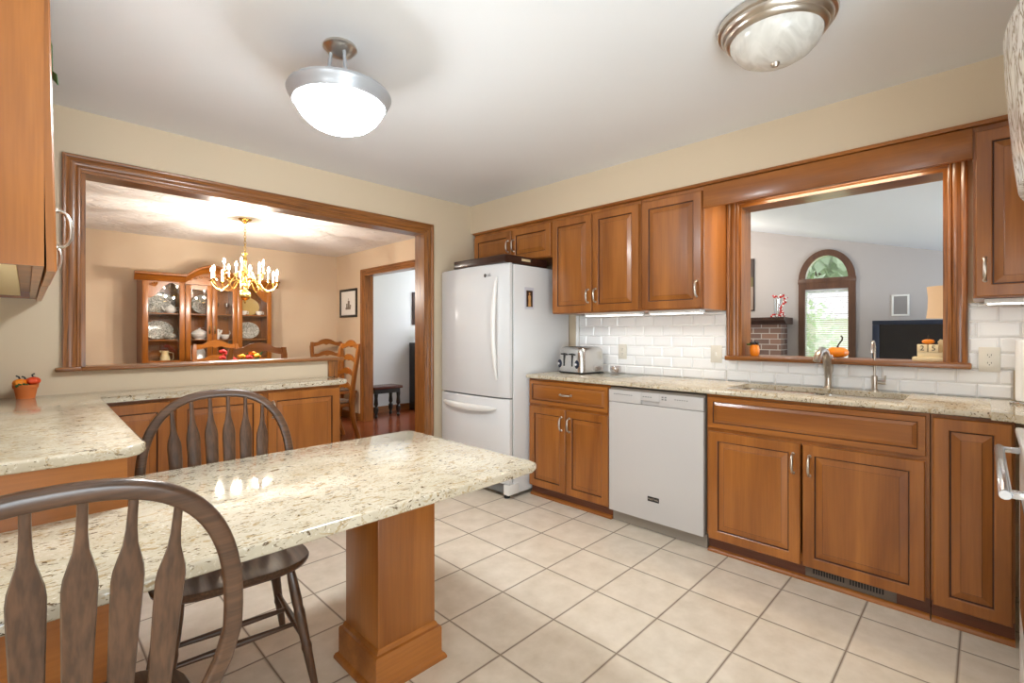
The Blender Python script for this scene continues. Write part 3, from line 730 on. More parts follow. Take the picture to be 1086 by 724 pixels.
# trailing plant on top of the left wall cabinet
t = thing('trailing_plant', 'green ivy leaf tip trailing past the left wall cabinet door', 'plant', (-.06, 2.25, 2.22))
m = MB(); m.lathe([(0, 2.2215), (.055, 2.2215), (.075, 2.33), (.08, 2.335), (.072, 2.335), (.06, 2.32), (0, 2.32)], (-.08, 2.25, 0), 18); m.build('pot', TERRA, t)
m = MB(); m.tube([(-.08, 2.25, 2.32), (-.03, 2.25, 2.37), (.045, 2.25, 2.33), (.060, 2.25, 2.25), (.061, 2.25, 2.16)], .0025, 6); m.build('stem', GREEN, t)
for (p, d) in (((.062, 2.25, 2.165), (.3, -.2, -1)), ((.05, 2.25, 2.31), (.1, .6, .4)), ((-.05, 2.25, 2.36), (-.5, .6, .5)), ((-.1, 2.2, 2.33), (-.4, -.6, .4)), ((-.08, 2.3, 2.33), (0, .8, .4))):
    m = MB(); d = Vector(d).normalized()*.05; p = Vector(p); s_ = d.cross(Vector((1, .3, 0))).normalized()*.016; nn = s_.cross(d).normalized()*.0015
    m.loft([[p-nn, p+nn, p+nn*.9, p-nn*.9], [p+d*.4+s_-nn, p+d*.4+s_+nn, p+d*.4-s_+nn, p+d*.4-s_-nn], [p+d-nn, p+d+nn, p+d+nn*.9, p+d-nn*.9]])
    m.build('leaf', GREEN, t)
# ------------------------------------------------------------------ peninsula table
t = thing('kitchen_table', 'cream speckled stone table slab on square maple column, joined to cabinet', 'table', (1.0, 1.67, 0))
m = MB(); TZ = .775
r = .035
poly = [(-.36, 1.225), (1.355, 1.225), (1.393, 1.242), (1.402, 1.28), (1.402, 2.09), (1.392, 2.118), (1.365, 2.13), (.232, 2.13), (.232, 1.755), (-.36, 1.755)]
m.prism(poly, TZ-.034, TZ, .010); m.build('tabletop', STONE, t)
CX, CY = 1.006, 1.665
m = MB(); a = .124; m.box(CX-a, CX+a, CY-a, CY+a, .10, TZ-.0345, .004); m.build('column', W['z'], t)
m = MB()
def sq(a, z): return [(CX-a, CY-a, z), (CX+a, CY-a, z), (CX+a, CY+a, z), (CX-a, CY+a, z)]
m.loft([sq(.158, 0), sq(.158, .008), sq(.152, .020), sq(.145, .024), sq(.143, .030), sq(.143, .118), sq(.140, .126), sq(.132, .130), sq(.129, .140), sq(.1245, .146)]); m.build('plinth', W['x'], t)
m = MB(); m.box(CX-.06, CX+.06, CY-.2, CY+.2, .7401, .7405); 

# ------------------------------------------------------------------ windsor chairs
def windsor(label, x, y, rz):
    t = thing('windsor_chair', label, 'chair', (x, y, 0), rz, 'dark oak arrow-back chairs at the stone table')
    SZ = .455
    # saddle seat
    m = MB(); n = 36; rings = []
    def outline(k, sc):
        a = 2*math.pi*k/n; c, s_ = math.cos(a), math.sin(a)
        ex = .62
        px = .240*math.copysign(abs(c)**ex, c); py = .215*math.copysign(abs(s_)**ex, s_)
        px *= 1+.10*(py/.215)*.9
        return px*sc, py*sc
    def zt(px, py, sc):
        return SZ - .014*math.exp(-((px/.13)**2+((py+.03)/.13)**2)) 
    for sc, dz in ((.0001, -.036), (.86, -.036), (.95, -.030), (.99, -.018), (1.0, -.008), (.98, -.001), (.93, .0), (.7, .0), (.4, 0), (.0001, 0)):
        ring = []
        for k in range(n):
            px, py = outline(k, sc)
            ring.append((px, py, (zt(px, py, sc) if dz > -.004 else SZ)+dz))
        rings.append(ring)
    m.loft(rings); m.build('seat', CHAIRW['y'], t, local=True)
    feet = {}
    for sx in (-1, 1):
        for sy in (-1, 1):
            a = Vector((sx*.165, sy*.145, SZ-.034)); b = Vector((sx*.232, sy*(.215 if sy > 0 else .225), 0))
            m = MB(); prof = [(0, .013), (.10, .0165), (.28, .0185), (.33, .0165), (.37, .0195), (.45, .018), (.62, .016), (.66, .0185), (.70, .016), (.88, .0135), (1, .0115)]
            m.tube([a.lerp(b, q) for q, _ in prof], [r_ for _, r_ in prof], 12); m.build('leg', CHAIRW['z'], t, local=True)
            feet[(sx, sy)] = (a, b)
    def st(p, q, r0=.008, r1=.0125):
        m = MB(); m.tube([p.lerp(q, f_) for f_ in (0, .2, .5, .8, 1)], [r0, r0*1.15, r1, r0*1.15, r0], 10); m.build('stretcher', CHAIRW['x'], t, local=True)
    side = {}
    for sx in (-1, 1):
        p = feet[(sx, -1)][0].lerp(feet[(sx, -1)][1], .58); q = feet[(sx, 1)][0].lerp(feet[(sx, 1)][1], .62)
        st(p, q); side[sx] = (p, q)
    for f_ in (.36, .66): st(side[-1][0].lerp(side[-1][1], f_), side[1][0].lerp(side[1][1], f_))
    # bow back
    H = .575
    def bow(u):   # u in -1..1 -> x, height
        a = u*math.pi/2
        ex = .80
        xx = .257*math.copysign(abs(math.sin(a))**ex, u) if abs(u) < 1 else .257*u
        return xx, abs(math.cos(a))**.62
    pts = []; 
    NB = 40
    path = []
    for i in range(NB+1):
        u = -1+2*i/NB
        th = u*math.pi/2
        # superellipse arch above z=.22, tapering legs below
        px = .258*math.copysign(abs(math.sin(th))**.78, math.sin(th)); pz = .24+(H-.24)*abs(math.cos(th))**.78
        path.append((px, pz))
    legs = [(.160, -.004), (.188, .06), (.219, .12), (.245, .18)]
    path = [(-a_, b_) for a_, b_ in legs]+path+[(a_, b_) for a_, b_ in reversed(legs)]
    def lean(h): return -.168-.078*(h/H)-.03*(h/H)**2
    pts = [(px, lean(pz), SZ+pz) for px, pz in path]
    m = MB(); rings = []
    for i, p in enumerate(pts):
        p = Vector(p); tn = (Vector(pts[min(i+1, len(pts)-1)])-Vector(pts[max(i-1, 0)])).normalized()
        nb = Vector((0, 1, .18)).normalized(); nb = (nb-tn*nb.dot(tn)).normalized(); cr = tn.cross(nb)
        w_ = .0165; d_ = .0115
        rings.append([p+cr*w_*math.copysign(abs(math.cos(q))**.6, math.cos(q))+nb*d_*math.copysign(abs(math.sin(q))**.6, math.sin(q)) for q in [2*math.pi*k/14 for k in range(14)]])
    m.loft(rings); m.build('bow', CHAIRW['x'], t, local=True)
    # arrow spindles
    for k in range(6):
        xb = (-2.5+k)*.053; xt = (-2.5+k)*.0635
        # height of bow at xt
        th = math.asin(min(1, (abs(xt)/.258)**(1/.78))); ht = .24+(H-.24)*abs(math.cos(th))**.78-.008
        m = MB(); rings = []
        for (q, wd, th_) in ((0, .0125, .008), (.08, .0145, .008), (.3, .0185, .0075), (.5, .0205, .007), (.66, .0225, .007), (.74, .0232, .007), (.775, .0212, .007), (.81, .0165, .007), (.85, .0108, .007), (.90, .0080, .007), (.95, .0072, .007), (1, .0070, .007)):
            h = q*ht; c = Vector((xb+(xt-xb)*q, lean(h)+.004, SZ-.006+h))
            rings.append([c+Vector((wd*math.copysign(abs(math.cos(a_))**.7, math.cos(a_)), th_*math.copysign(abs(math.sin(a_))**.7, math.sin(a_)), 0)) for a_ in [2*math.pi*j/12 for j in range(12)]])
        m.loft(rings); m.build('spindle', CHAIRW['z'], t, local=True)
    return t
windsor('dark oak arrow-back chair in the foreground, its back to the camera', .03, 1.27, 0)
windsor('dark oak arrow-back chair tucked under far side of the stone table', .525, 1.96, 174)

# ------------------------------------------------------------------ kitchen lights
LX, LY = .925, 1.925
t = thing('ceiling_light', 'lit semi-flush ceiling light with white glass bowl on three rods', 'ceiling light', (LX, LY, ZC))
m = MB(); m.lathe([(0, ZC-.001), (.066, ZC-.001), (.068, ZC-.012), (.060, ZC-.018), (.052, ZC-.030), (.030, ZC-.038), (.014, ZC-.048), (0, ZC-.048)], (LX, LY, 0), 28); m.build('canopy', NICKEL, t)
for k in range(3):
    a = R(30+120*k); m = MB(); m.tube([(LX+.036*math.cos(a), LY+.036*math.sin(a), ZC-.030), (LX+.055*math.cos(a), LY+.055*math.sin(a), 2.285)], .007, 8); m.build('rod', SILVERP, t)
m = MB(); m.lathe([(0, 2.292), (.150, 2.292), (.190, 2.290), (.204, 2.284), (.209, 2.272), (.204, 2.258), (.196, 2.250), (.194, 2.240), (.186, 2.228), (.178, 2.226), (.178, 2.245), (.14, 2.28), (0, 2.28)], (LX, LY, 0), 44); m.build('ring', SILVERP, t)
m = MB(); m.lathe([(.177, 2.244), (.176, 2.228), (.168, 2.205), (.150, 2.178), (.120, 2.152), (.082, 2.134), (.038, 2.124), (0, 2.121)], (LX, LY, 0), 44); m.build('glass_bowl', BOWL_ON, t)
m = MB(); m.lathe([(0, 2.108), (.008, 2.110), (.013, 2.117), (.012, 2.124), (0, 2.127)], (LX, LY, 0), 16); m.build('finial', SILVERP, t)
LX2, LY2 = 2.02, .572
t = thing('flush_ceiling_light', 'unlit flush ceiling light with stepped nickel rim and alabaster glass', 'ceiling light', (LX2, LY2, ZC))
m = MB(); m.lathe([(0, ZC-.001), (.192, ZC-.001), (.202, ZC-.006), (.206, ZC-.018), (.202, ZC-.030), (.192, ZC-.034), (.192, ZC-.040), (.186, ZC-.052), (.178, ZC-.058), (.176, ZC-.066), (.168, ZC-.074), (.160, ZC-.076), (.158, ZC-.06), (0, ZC-.05)], (LX2, LY2, 0), 48); m.build('rim', NICKEL, t)
m = MB(); m.lathe([(.160, ZC-.068), (.158, ZC-.085), (.148, ZC-.108), (.128, ZC-.130), (.098, ZC-.148), (.06, ZC-.160), (.02, ZC-.166), (0, ZC-.1665)], (LX2, LY2, 0), 48); m.build('glass_bowl', ALAB, t)
m = MB(); m.lathe([(0, ZC-.184), (.008, ZC-.183), (.014, ZC-.176), (.016, ZC-.168), (0, ZC-.164)], (LX2, LY2, 0), 16); m.build('finial', NICKEL, t)

# ------------------------------------------------------------------ things on the sink wall
t = thing('toaster', 'four-slice stainless steel toaster on counter beside the fridge', 'toaster', (3.17, 2.335, ZCT))
MT = Matrix.Translation((3.17, 2.335, ZCT)) @ Matrix.Rotation(R(-8), 4, 'Z')
def rbox(m, L, Wd, z0, z1, taper=.9, r=.045, n=5):
    def ring(s_, z, rad):
        pts = []
        for (sx, sy, a0) in ((1, 1, 0), (-1, 1, 90), (-1, -1, 180), (1, -1, 270)):
            ox, oy = sx*(L/2*s_-rad), sy*(Wd/2*s_-rad)
            pts += [(ox+rad*math.cos(R(a0+90*k/n)), oy+rad*math.sin(R(a0+90*k/n)), z) for k in range(n+1)]
        return pts
    h = z1-z0
    m.loft([ring(1, z0, r), ring(1, z0+h*.15, r), ring(.985, z0+h*.5, r), ring(.95, z0+h*.78, r), ring(.91, z0+h*.90, r*.9), ring(.85, z0+h*.97, r*.8), ring(.76, z1, r*.7)])
m = MB(); m.M = MT; rbox(m, .28, .285, .016, .212); body = m.build('body', STEEL, t, sharp=50)
m = MB(); m.M = MT; m.box(-.128, .128, -.130, .130, .005, .018, .004)
for sx in (-1, 1):
    for sy in (-1, 1): m.lathe([(0, 0), (.012, 0), (.012, .006), (0, .006)], (sx*.10, sy*.10, 0), 10)
m.build('base', BLACKP, t)
for k in range(4):
    m = MB(); m.M = MT; yy = -.085+k*.0567; m.box(-.085, .085, yy-.013, yy+.013, .2105, .2135); m.build('slot', BLACKP, body)
for (k, yy) in enumerate((.055, -.035)):
    m = MB(); m.M = MT; m.box(-.1425, -.137, yy-.006, yy+.006, .06, .165, .001); m.build('lever_slot', BLACKP, body)
    m = MB(); m.M = MT; m.box(-.160, -.136, yy-.019, yy+.019, .150, .163, .004); m.build('lever', BLACKP, body)
for yy in (.106, -.088):
    m = MB(); m.M = MT @ frame((-.137, yy, .078), (0, -1, 0), Z3, (-1, 0, 0)) @ Matrix.Diagonal((1, 1.5, 1, 1)); m.lathe([(0, -.006), (.022, -.006), (.022, .004), (.018, .007), (0, .007)], seg=20); kb = m.build('control_plate', NAVY, body)
    m = MB(); m.M = MT @ frame((-.144, yy, .078), (0, -1, 0), Z3, (-1, 0, 0)); m.lathe([(0, 0), (.011, 0), (.010, .010), (0, .011)], seg=16); m.build('dial', CHROME, body)
# glass cutting board
m = MB(); m.prism([(2.97, 1.84), (3.335, 1.84), (3.335, 2.165), (2.97, 2.165)], ZCT+.002, ZCT+.008, .002)
o = m.build('glass_cutting_board', GLASS_B, None, loc=(3.16, 2.0, ZCT)); tag(o, 'pale glass cutting board lying on counter in front of toaster', 'cutting board')
m = MB(); m.prism([(2.50, -.14), (2.70, -.14), (2.70, -.50), (2.50, -.50)], ZCT+.0005, ZCT+.007, .002)
o = m.build('glass_cutting_board', plain('frosted_blue_glass', (176, 204, 210), .15), None, loc=(2.6, -.3, ZCT)); tag(o, 'pale blue glass board at the far right counter by the stove', 'cutting board')
# small glass bowl
t = thing('candy_dish', 'little lidded glass dish of sweets right of the toaster', 'dish', (3.285, 2.085, ZCT))
BX, BY = 3.285, 2.085; BZ = ZCT+.0085
m = MB(); m.lathe([(0, BZ), (.028, BZ), (.042, BZ+.014), (.046, BZ+.034), (.040, BZ+.055), (.037, BZ+.055), (.042, BZ+.034), (.038, BZ+.016), (.025, BZ+.005), (0, BZ+.005)], (BX, BY, 0), 24); m.build('bowl', glass('dish_glass', (.97, .95, .94, 1), .22), t)
cols = [plain('sweet_'+n_, c_, .5) for n_, c_ in (('tan', (196, 150, 110)), ('cream', (232, 216, 196)), ('brown', (140, 92, 62)))]
m = MB()
for k in range(16):
    a = k*2.4; rr_ = .006+.024*((k % 5)/5); m.mi = k % 3; m.sphere((BX+rr_*math.cos(a), BY+rr_*math.sin(a), BZ+.016+.005*(k % 5)), .0095, 8, 6)
m.build('sweets', cols, t)
# outlets and switch
def plate(name, label, y, z, w_, h_, kind):
    t = thing(name, label, 'outlet' if kind != 'switch' else 'light switch', (XS-.012, y, z))
    M = fr_sink(XS-.0102, y, z)
    m = MB(); m.M = M; m.box(-w_/2, w_/2, -h_/2, h_/2, 0, .006, .002); m.build('plate', ALMOND, t)
    if kind == 'switch':
        m = MB(); m.M = M; m.box(-.005, .005, -.012, .012, .006, .008); m.box(-.0035, .0035, -.002, .009, .008, .017, .001); m.build('toggle', WHITE_GL, t)
    else:
        for s_ in (-1, 1):
            m = MB(); m.M = M @ Matrix.Translation((0, s_*.0195, .006)); m.lathe([(0, 0), (.0165, 0), (.0165, .0022), (0, .0022)], seg=20); so = m.build('socket', ALMOND, t)
            m = MB(); m.M = M @ Matrix.Translation((0, s_*.0195, .0082)); m.box(-.0075, -.0055, -.001, .007, 0, .0005); m.box(.0055, .0075, -.001, .007, 0, .0005); m.box(-.002, .002, -.009, -.005, 0, .0005); m.build('contact_openings', DARK_GAP, so)
plate('wall_outlet', 'almond wall outlet on white tiles right of the toaster', 2.066, 1.130, .075, .118, 'o')
plate('light_switch', 'almond toggle light switch on tiles left of opening sill', 1.322, 1.133, .078, .120, 'switch')
plate('wall_outlet', 'almond wall outlet on tiles right of the opening sill', -.018, 1.146, .078, .122, 'o')
# things on the pass-through sill
ZS = 1.1262
def pumpkin(name, label, c, r, sq_=.72, stem=None, group=None, mat=None):
    t = thing(name, label, 'pumpkin', c, 0, group)
    m = MB(); n = 40; rings = []
    for i in range(13):
        ph = math.pi*i/12; rr_ = max(r*math.sin(ph), 1e-4); z = r*sq_*(1-math.cos(ph))
        z -= (.14*r*math.exp(-((rr_/r)/.3)**2) if i > 6 else 0) - (.06*r*math.exp(-((rr_/r)/.3)**2) if i < 6 else 0)
        rings.append([(c[0]+rr_*(1-.09*abs(math.sin(4*a_))**.6+.045)*math.cos(a_), c[1]+rr_*(1-.09*abs(math.sin(4*a_))**.6+.045)*math.sin(a_), c[2]+max(z, .0002)) for a_ in [2*math.pi*k/n for k in range(n)]])
    # grooves
    m.loft(rings); m.build('flesh', mat or PUMPKIN, t, sharp=60)
    pts = stem or [(0, 0, 1.22), (.05, .02, 1.55), (.2, .05, 1.8)]
    m = MB(); m.tube([(c[0]+p[0]*r, c[1]+p[1]*r, c[2]+p[2]*r) for p in pts], [r*.14]+[r*.08]*(len(pts)-1), 8); m.build('stem', plain('dark_stem', (58, 46, 28), .7), t)
    return t
pumpkin('pumpkin', 'small orange pumpkin with curled dark stem on sill behind faucet', (3.44, .632, ZS), .056, .62, [(0, 0, 1.05), (.02, -.05, 1.35), (-.05, -.2, 1.6), (-.05, -.45, 2.0), (.0, -.45, 2.25), (.0, -.3, 2.4)])
t = thing('pumpkin_jar', 'tiny orange pumpkin jar with dark bow at left end of sill', 'ornament', (3.44, 1.10, ZS))
m = MB(); m.lathe([(0, 0), (.022, 0), (.028, .01), (.030, .04), (.026, .066), (.016, .072), (0, .072)], (3.44, 1.10, ZS), 20); m.build('body', PUMPKIN, t)
m = MB(); m.sphere((3.44, 1.085, ZS+.085), .013, 10, 8, (1, 1, 1)); m.sphere((3.44, 1.115, ZS+.083), .014, 10, 8, (1, 1.2, .8)); m.tube([(3.44, 1.10, ZS+.07), (3.44, 1.10, ZS+.10)], .005, 8); m.build('bow', BLACKP, t)
m = MB(); m.sphere((3.435, 1.135, ZS+.075), .012, 8, 6, (.5, 1.4, .6)); m.build('leaf', GREEN, t)
# block calendar
t = thing('block_calendar', 'pale wooden block calendar truck at the right end of sill', 'calendar', (3.42, .205, ZS))
cx, cy = 3.415, .215
m = MB(); m.box(cx-.03, cx+.05, cy-.065, cy+.065, ZS, ZS+.022, .004); m.box(cx-.022, cx+.05, cy-.06, cy+.045, ZS+.022, ZS+.048, .003)
m.M = frame((cx+.03, cy-.068, ZS+.02), (0, 1, 0), Z3, (1, 0, 0)); m.prism([(0, 0), (.035, 0), (.03, .02), (.028, .06), (.032, .085), (.022, .098), (.008, .095), (0, .08)], 0, .018, .002); m.M = Matrix.Identity(4)
m.build('stand', PALEW, t)
for (dy, s_) in ((.024, '2'), (-.022, '5')):
    m = MB(); m.box(cx-.024, cx+.018, cy+dy-.021, cy+dy+.021, ZS+.0483, ZS+.090, .002); bl = m.build('block', PALEW, t)
    m = MB(); text_into(m, s_, .038, .0004, frame((cx-.0243, cy+dy, ZS+.069), (0, -1, 0), Z3, (-1, 0, 0))); m.build('numeral', BLACKP, bl)
pumpkin('pumpkin', 'mini orange pumpkin sitting on top of the block calendar', (cx, cy, ZS+.0905), .026, .55)
m = MB(); m.tube([(3.40, .115+.04, ZS+.010), (3.43, .155, ZS+.011), (3.45, .158, ZS+.016)], [.010, .014, .007], 10)
o = m.build('figurine', SILVERP, None, loc=(3.42, .155, ZS)); tag(o, 'tiny dark pewter figurine on sill beside right oak casing', 'figurine')
# paper towels
t = thing('paper_towel_holder', 'white paper towel roll on chrome holder at far right counter', 'paper towels', (3.20, -.15, ZCT))
px, py = 3.20, -.165
m = MB(); m.tube([(px+.08*math.cos(a_), py+.08*math.sin(a_), ZCT+.006) for a_ in [2*math.pi*k/28 for k in range(28)]], .005, 8, closed=True); m.tube([(px, py, ZCT+.004), (px, py, ZCT+.34)], .006, 8); m.tube([(px-.08, py, ZCT+.006), (px+.08, py, ZCT+.006)], .004, 8); m.sphere((px, py, ZCT+.345), .012, 12, 8); m.build('stand', CHROME, t)
m = MB(); m.lathe([(.02, .015), (.064, .015), (.064, .29), (.02, .29)], (px, py, ZCT), 32); m.build('roll', plain('paper_white', (240, 239, 236), .9), t)
# ------------------------------------------------------------------ range + microwave on the near wall
RX0, RX1, RY = 1.62, 2.375, -.085
t = thing('range', 'white electric range at far right edge with tubular oven handle', 'range', (2.0, -.4, 0))
m = MB(); m.box(RX0, RX1, -.70, RY-.03, .02, .93, .003); m.build('body', WHITE_AP, t)
m = MB(); m.box(RX0, RX1, -.70, RY+.01, .931, .955, .006); m.build('cooktop', WHITE_AP, t)
for (a, b, r_) in ((1.81, -.25, .09), (2.19, -.25, .11), (1.81, -.52, .11), (2.19, -.52, .09)):
    m = MB(); m.lathe([(0, .9555), (r_, .9555), (r_, .957), (0, .957)], (a, b, 0), 28); m.build('burner', BLACKP, t)
m = MB(); m.box(RX0, RX1, -.715, -.66, .956, 1.13, .01); m.build('backguard', WHITE_AP, t)
m = MB(); m.box(RX0+.004, RX1-.004, RY-.03, RY, .25, .918, .006); od = m.build('oven_door', WHITE_AP, t)
m = MB(); m.box(RX0+.10, RX1-.10, RY, RY+.002, .38, .74); m.build('oven_window', plain('oven_glass', (40, 30, 26), .05), od)
m = MB(); m.tube([(RX0+.04, -.036, .885), (RX0+.042, -.036, .885), (RX1-.042, -.036, .885), (RX1-.04, -.036, .885)], [.011, .0125, .0125, .011], 16)
for x in (RX0+.06, RX1-.06): m.box(x-.011, x+.011, RY, -.040, .876, .894, .003)
m.build('handle', plain('satin_aluminium', (206, 208, 212), .22, .85), od)
m = MB(); m.box(RX0+.004, RX1-.004, RY-.03, RY, .09, .242, .006); m.build('storage_drawer', WHITE_AP, t)
m = MB(); m.box(RX0+.03, RX1-.03, RY-.10, RY-.05, 0, .0195); m.build('plinth', BLACKP, t)
VEIN = NT('white_veined_front'); VEIN.set(Roughness=.2)
_n = VEIN.n('ShaderNodeTexNoise', Scale=1.0, Detail=4, Distortion=2.5); VEIN.l(VEIN.coords((14, 14, 5), False), _n.inputs['Vector'])
VEIN.l(VEIN.ramp(_n.outputs['Fac'], [(.44, lin(232, 228, 220)), (.5, lin(150, 132, 112)), (.56, lin(236, 232, 226))]), VEIN.b.inputs['Base Color']); VEIN = VEIN.m
t = thing('microwave', 'white veined bow-front microwave hood above the range at right edge', 'microwave', (2.0, -.4, 1.69))
m = MB(); m.box(RX0, RX1, -.715, -.16, 1.69, 2.12, .006); m.build('body', WHITE_AP, t)
m = MB(); rings = []
for i in range(17):
    s_ = i/16; x = RX0+(RX1-RX0)*s_; bow_ = .078*(1-(2*s_-1)**2)
    z0, z1 = 1.69, 2.12
    rings.append([(x, -.159, z0), (x, -.159, z1)]+[(x, -.135+bow_*.9+.03*q-.004*(1 if q in (0, 1) else 0), z0+(z1-z0)*q) for q in (1, .75, .5, .25, 0)])
m.loft(rings); m.build('door', VEIN, t)

# ------------------------------------------------------------------ dining room
# hutch
HX0, HX1, HY0, HY1 = .935, 2.345, 6.90, 7.275
XA, XB = HX0+.42, HX1-.42      # side bays / centre bay
t = thing('china_hutch', 'tall honey pine china hutch with arched crown against dining wall', 'china hutch', (1.6, 7.1, 0))
m = MB()
m.box(HX0-.02, HX1+.02, HY0-.08, HY1, .06, .84); m.build('base', DINW['z'], t)
m = MB(); m.box(HX0-.03, HX1+.03, HY0-.10, HY1, .841, .875, .008); m.build('counter_slab', DINW['x'], t)
m = MB(); m.box(HX0, HX0+.02, HY0+.02, HY1, .8755, 1.95); m.box(HX1-.02, HX1, HY0+.02, HY1, .8755, 1.95); m.box(XA-.01, XA+.01, HY0+.02, HY1-.02, .8755, 1.95); m.box(XB-.01, XB+.01, HY0+.02, HY1-.02, .8755, 1.95)
m.box(HX0+.02, HX1-.02, HY1-.015, HY1, .8755, 1.95); m.box(HX0, HX1, HY0+.02, HY1, 1.9505, 1.965); m.build('cabinet_shell', DINW['z'], t)
for z in (1.20, 1.52):
    for (a, b) in ((HX0+.021, XA-.011), (XA+.011, XB-.011), (XB+.011, HX1-.021)):
        m = MB(); m.box(a, b, HY0+.06, HY1-.016, z-.012, z); m.build('shelf', DINW['x'], t)
def hutch_door(x0, x1, z0, z1, arched, flip=False):
    """frame with glass; arched doors have a curved top rail"""
    M = fr_din(x0, HY0+.019, z0); w_, h_ = x1-x0, z1-z0
    m = MB(); m.M = M; s = .055
    m.box(0, s, 0, h_, 0, .019, .003); m.box(w_-s, w_, 0, h_, 0, .019, .003); m.box(s, w_-s, 0, s, 0, .019)
    if not arched: m.box(s, w_-s, h_-s, h_, 0, .019)
    else:
        n = 14; iw = w_-2*s
        def ztop(q):
            q2 = q if not flip else 1-q
            return h_-.24+.185*(.5-.5*math.cos(math.pi*min(1, q2*1.35)))-(.03*max(0, (q2-.85)/.15)**2)
        for i in range(n):
            q0, q1 = i/n, (i+1)/n
            m.loft([[(s+iw*q0, ztop(q0), 0), (s+iw*q0, h_, 0), (s+iw*q0, h_, .019), (s+iw*q0, ztop(q0), .019)], [(s+iw*q1, ztop(q1), 0), (s+iw*q1, h_, 0), (s+iw*q1, h_, .019), (s+iw*q1, ztop(q1), .019)]])
        # carved shell motif
        cxm = s+iw*(.22 if not flip else .78)
        for k in range(4):
            a = R(70+k*28 if not flip else 110-k*28); m.tube([(cxm, h_-.10, .019), (cxm+.06*math.cos(a), h_-.10+.06*math.sin(a)*.8, .021)], [.006, .012], 8)
    d = m.build('door', DINW['z'], t)
    m = MB(); m.M = M; m.box(s-.005, w_-s+.005, s-.005, h_-s+.005 if not arched else h_-.055, .006, .009); m.build('glass_pane', GLASS_H, d)
    return d, M
hutch_door(HX0+.004, XA-.004, .90, 1.93, True); hutch_door(XB+.004, HX1-.004, .90, 1.93, True, True)
xm = (HX0+HX1)/2
for (a, b, kx) in ((XA+.003, xm-.002, -1), (xm+.002, XB-.003, 1)):
    d, M = hutch_door(a, b, .90, 1.87, False)
    m = MB(); px_ = (b-a-.028) if kx < 0 else .028; m.M = M @ Matrix.Translation((px_, .42, .019)); m.box(-.009, .009, -.05, .05, 0, .003, .001); m.sphere((0, -.02, .014), .011, 10, 8); m.build('pull', plain('antique_brass', (92, 70, 44), .4, .8), d)
# arched pediment + crown
def crown_z(x):
    if x < XA or x > XB: return 1.965
    q = (x-XA)/(XB-XA); return 1.955+.135*math.sin(math.pi*q)**.95
m = MB(); N = 36
for i in range(N):
    x0_, x1_ = XA+(XB-XA)*i/N, XA+(XB-XA)*(i+1)/N
    m.loft([[(x0_, HY0, 1.875), (x0_, HY0, crown_z(x0_)), (x0_, HY0+.03, crown_z(x0_)), (x0_, HY0+.03, 1.875)], [(x1_, HY0, 1.875), (x1_, HY0, crown_z(x1_)), (x1_, HY0+.03, crown_z(x1_)), (x1_, HY0+.03, 1.875)]])
pd = m.build('pediment', DINW['x'], t)
m = MB()
for k in range(9):    # carved leaf scroll
    q = -1+2*k/8; xx = xm+q*.24; zz = 1.935+.045*(1-q*q)
    m.sphere((xx, HY0-.002, zz), .024, 10, 8, (1, .28, .62)); m.tube([(xx+.02*(1 if q > 0 else -1), HY0-.004, zz-.01), (xx, HY0-.006, zz+.012), (xx-.018*(1 if q > 0 else -1), HY0-.004, zz-.006)], .006, 6)
m.build('carving', DINW['z'], pd)
def crown_path(pts):
    m = MB(); prof = [(.0, -.075), (-.014, -.075), (-.020, -.058), (-.028, -.052), (-.036, -.030), (-.055, -.012), (-.078, -.004), (-.078, .012), (-.068, .022), (.0, .022)]
    m.loft([[(x, HY0+a, z+b) for a, b in prof] for x, z in pts]); m.build('crown', DINW['x'], t)
crown_path([(HX0-.075, 1.965), (XA-.003, 1.965)]); crown_path([(XB+.003, 1.965), (HX1+.075, 1.965)])
crown_path([(XA-.002+(XB-XA+.004)*k/30, crown_z(XA+1e-5+(XB-XA-2e-5)*k/30)+.01) for k in range(31)])
# crockery
PAT = NT('blue_grey_patterned_china'); _n = PAT.n('ShaderNodeTexNoise', Scale=1.0, Detail=3); PAT.l(PAT.coords((45, 45, 45)), _n.inputs['Vector'])
PAT.l(PAT.ramp(_n.outputs['Fac'], [(.42, lin(206, 206, 198)), (.5, lin(104, 108, 100)), (.6, lin(200, 198, 188))]), PAT.b.inputs['Base Color']); PAT.set(Roughness=.12); PAT = PAT.m
CRYS = glass('cut_crystal', (.93, .95, .95, 1), .35)
def stand_plate(label, x, z, r, oval=1.0, mat=None, y=7.17):
    m = MB(); a = R(-78)
    M = Matrix.Translation((x, y, z+r*.99)) @ Matrix.Rotation(R(78), 4, 'X') @ Matrix.Diagonal((oval, 1, 1, 1)); m.M = M
    m.lathe([(0, 0), (r*.6, 0), (r*.97, .014), (r, .018), (r*.97, .020), (r*.62, .006), (0, .006)], seg=32)
    o = m.build('china_plate', mat or PAT, None, loc=(x, y, z)); return tag(o, label, 'plate', 'plates standing in the china hutch')
xs = [HX0+.21, XA+.13, XB-.13, HX1-.21]
stand_plate('patterned oval platter on upper shelf of left hutch bay', xs[0], 1.5205, .13, 1.2)
stand_plate('patterned oval platter on middle shelf of left hutch bay', xs[0]-.02, 1.2005, .115, 1.35)
stand_plate('round patterned plate upright on upper shelf in centre of hutch', XA+.235, 1.5205, .125)
stand_plate('white plate standing at hutch bottom behind the left dining chair', XA+.15, .8765, .125, 1, PORC)
stand_plate('grey patterned platter on middle shelf of right hutch bay', xs[3]-.01, 1.2005, .115, 1.25)
stand_plate('gilt-edged plate on upper shelf of right hutch bay', xs[3], 1.5205, .12, 1.1, plain('gilt_china', (208, 176, 110), .2))
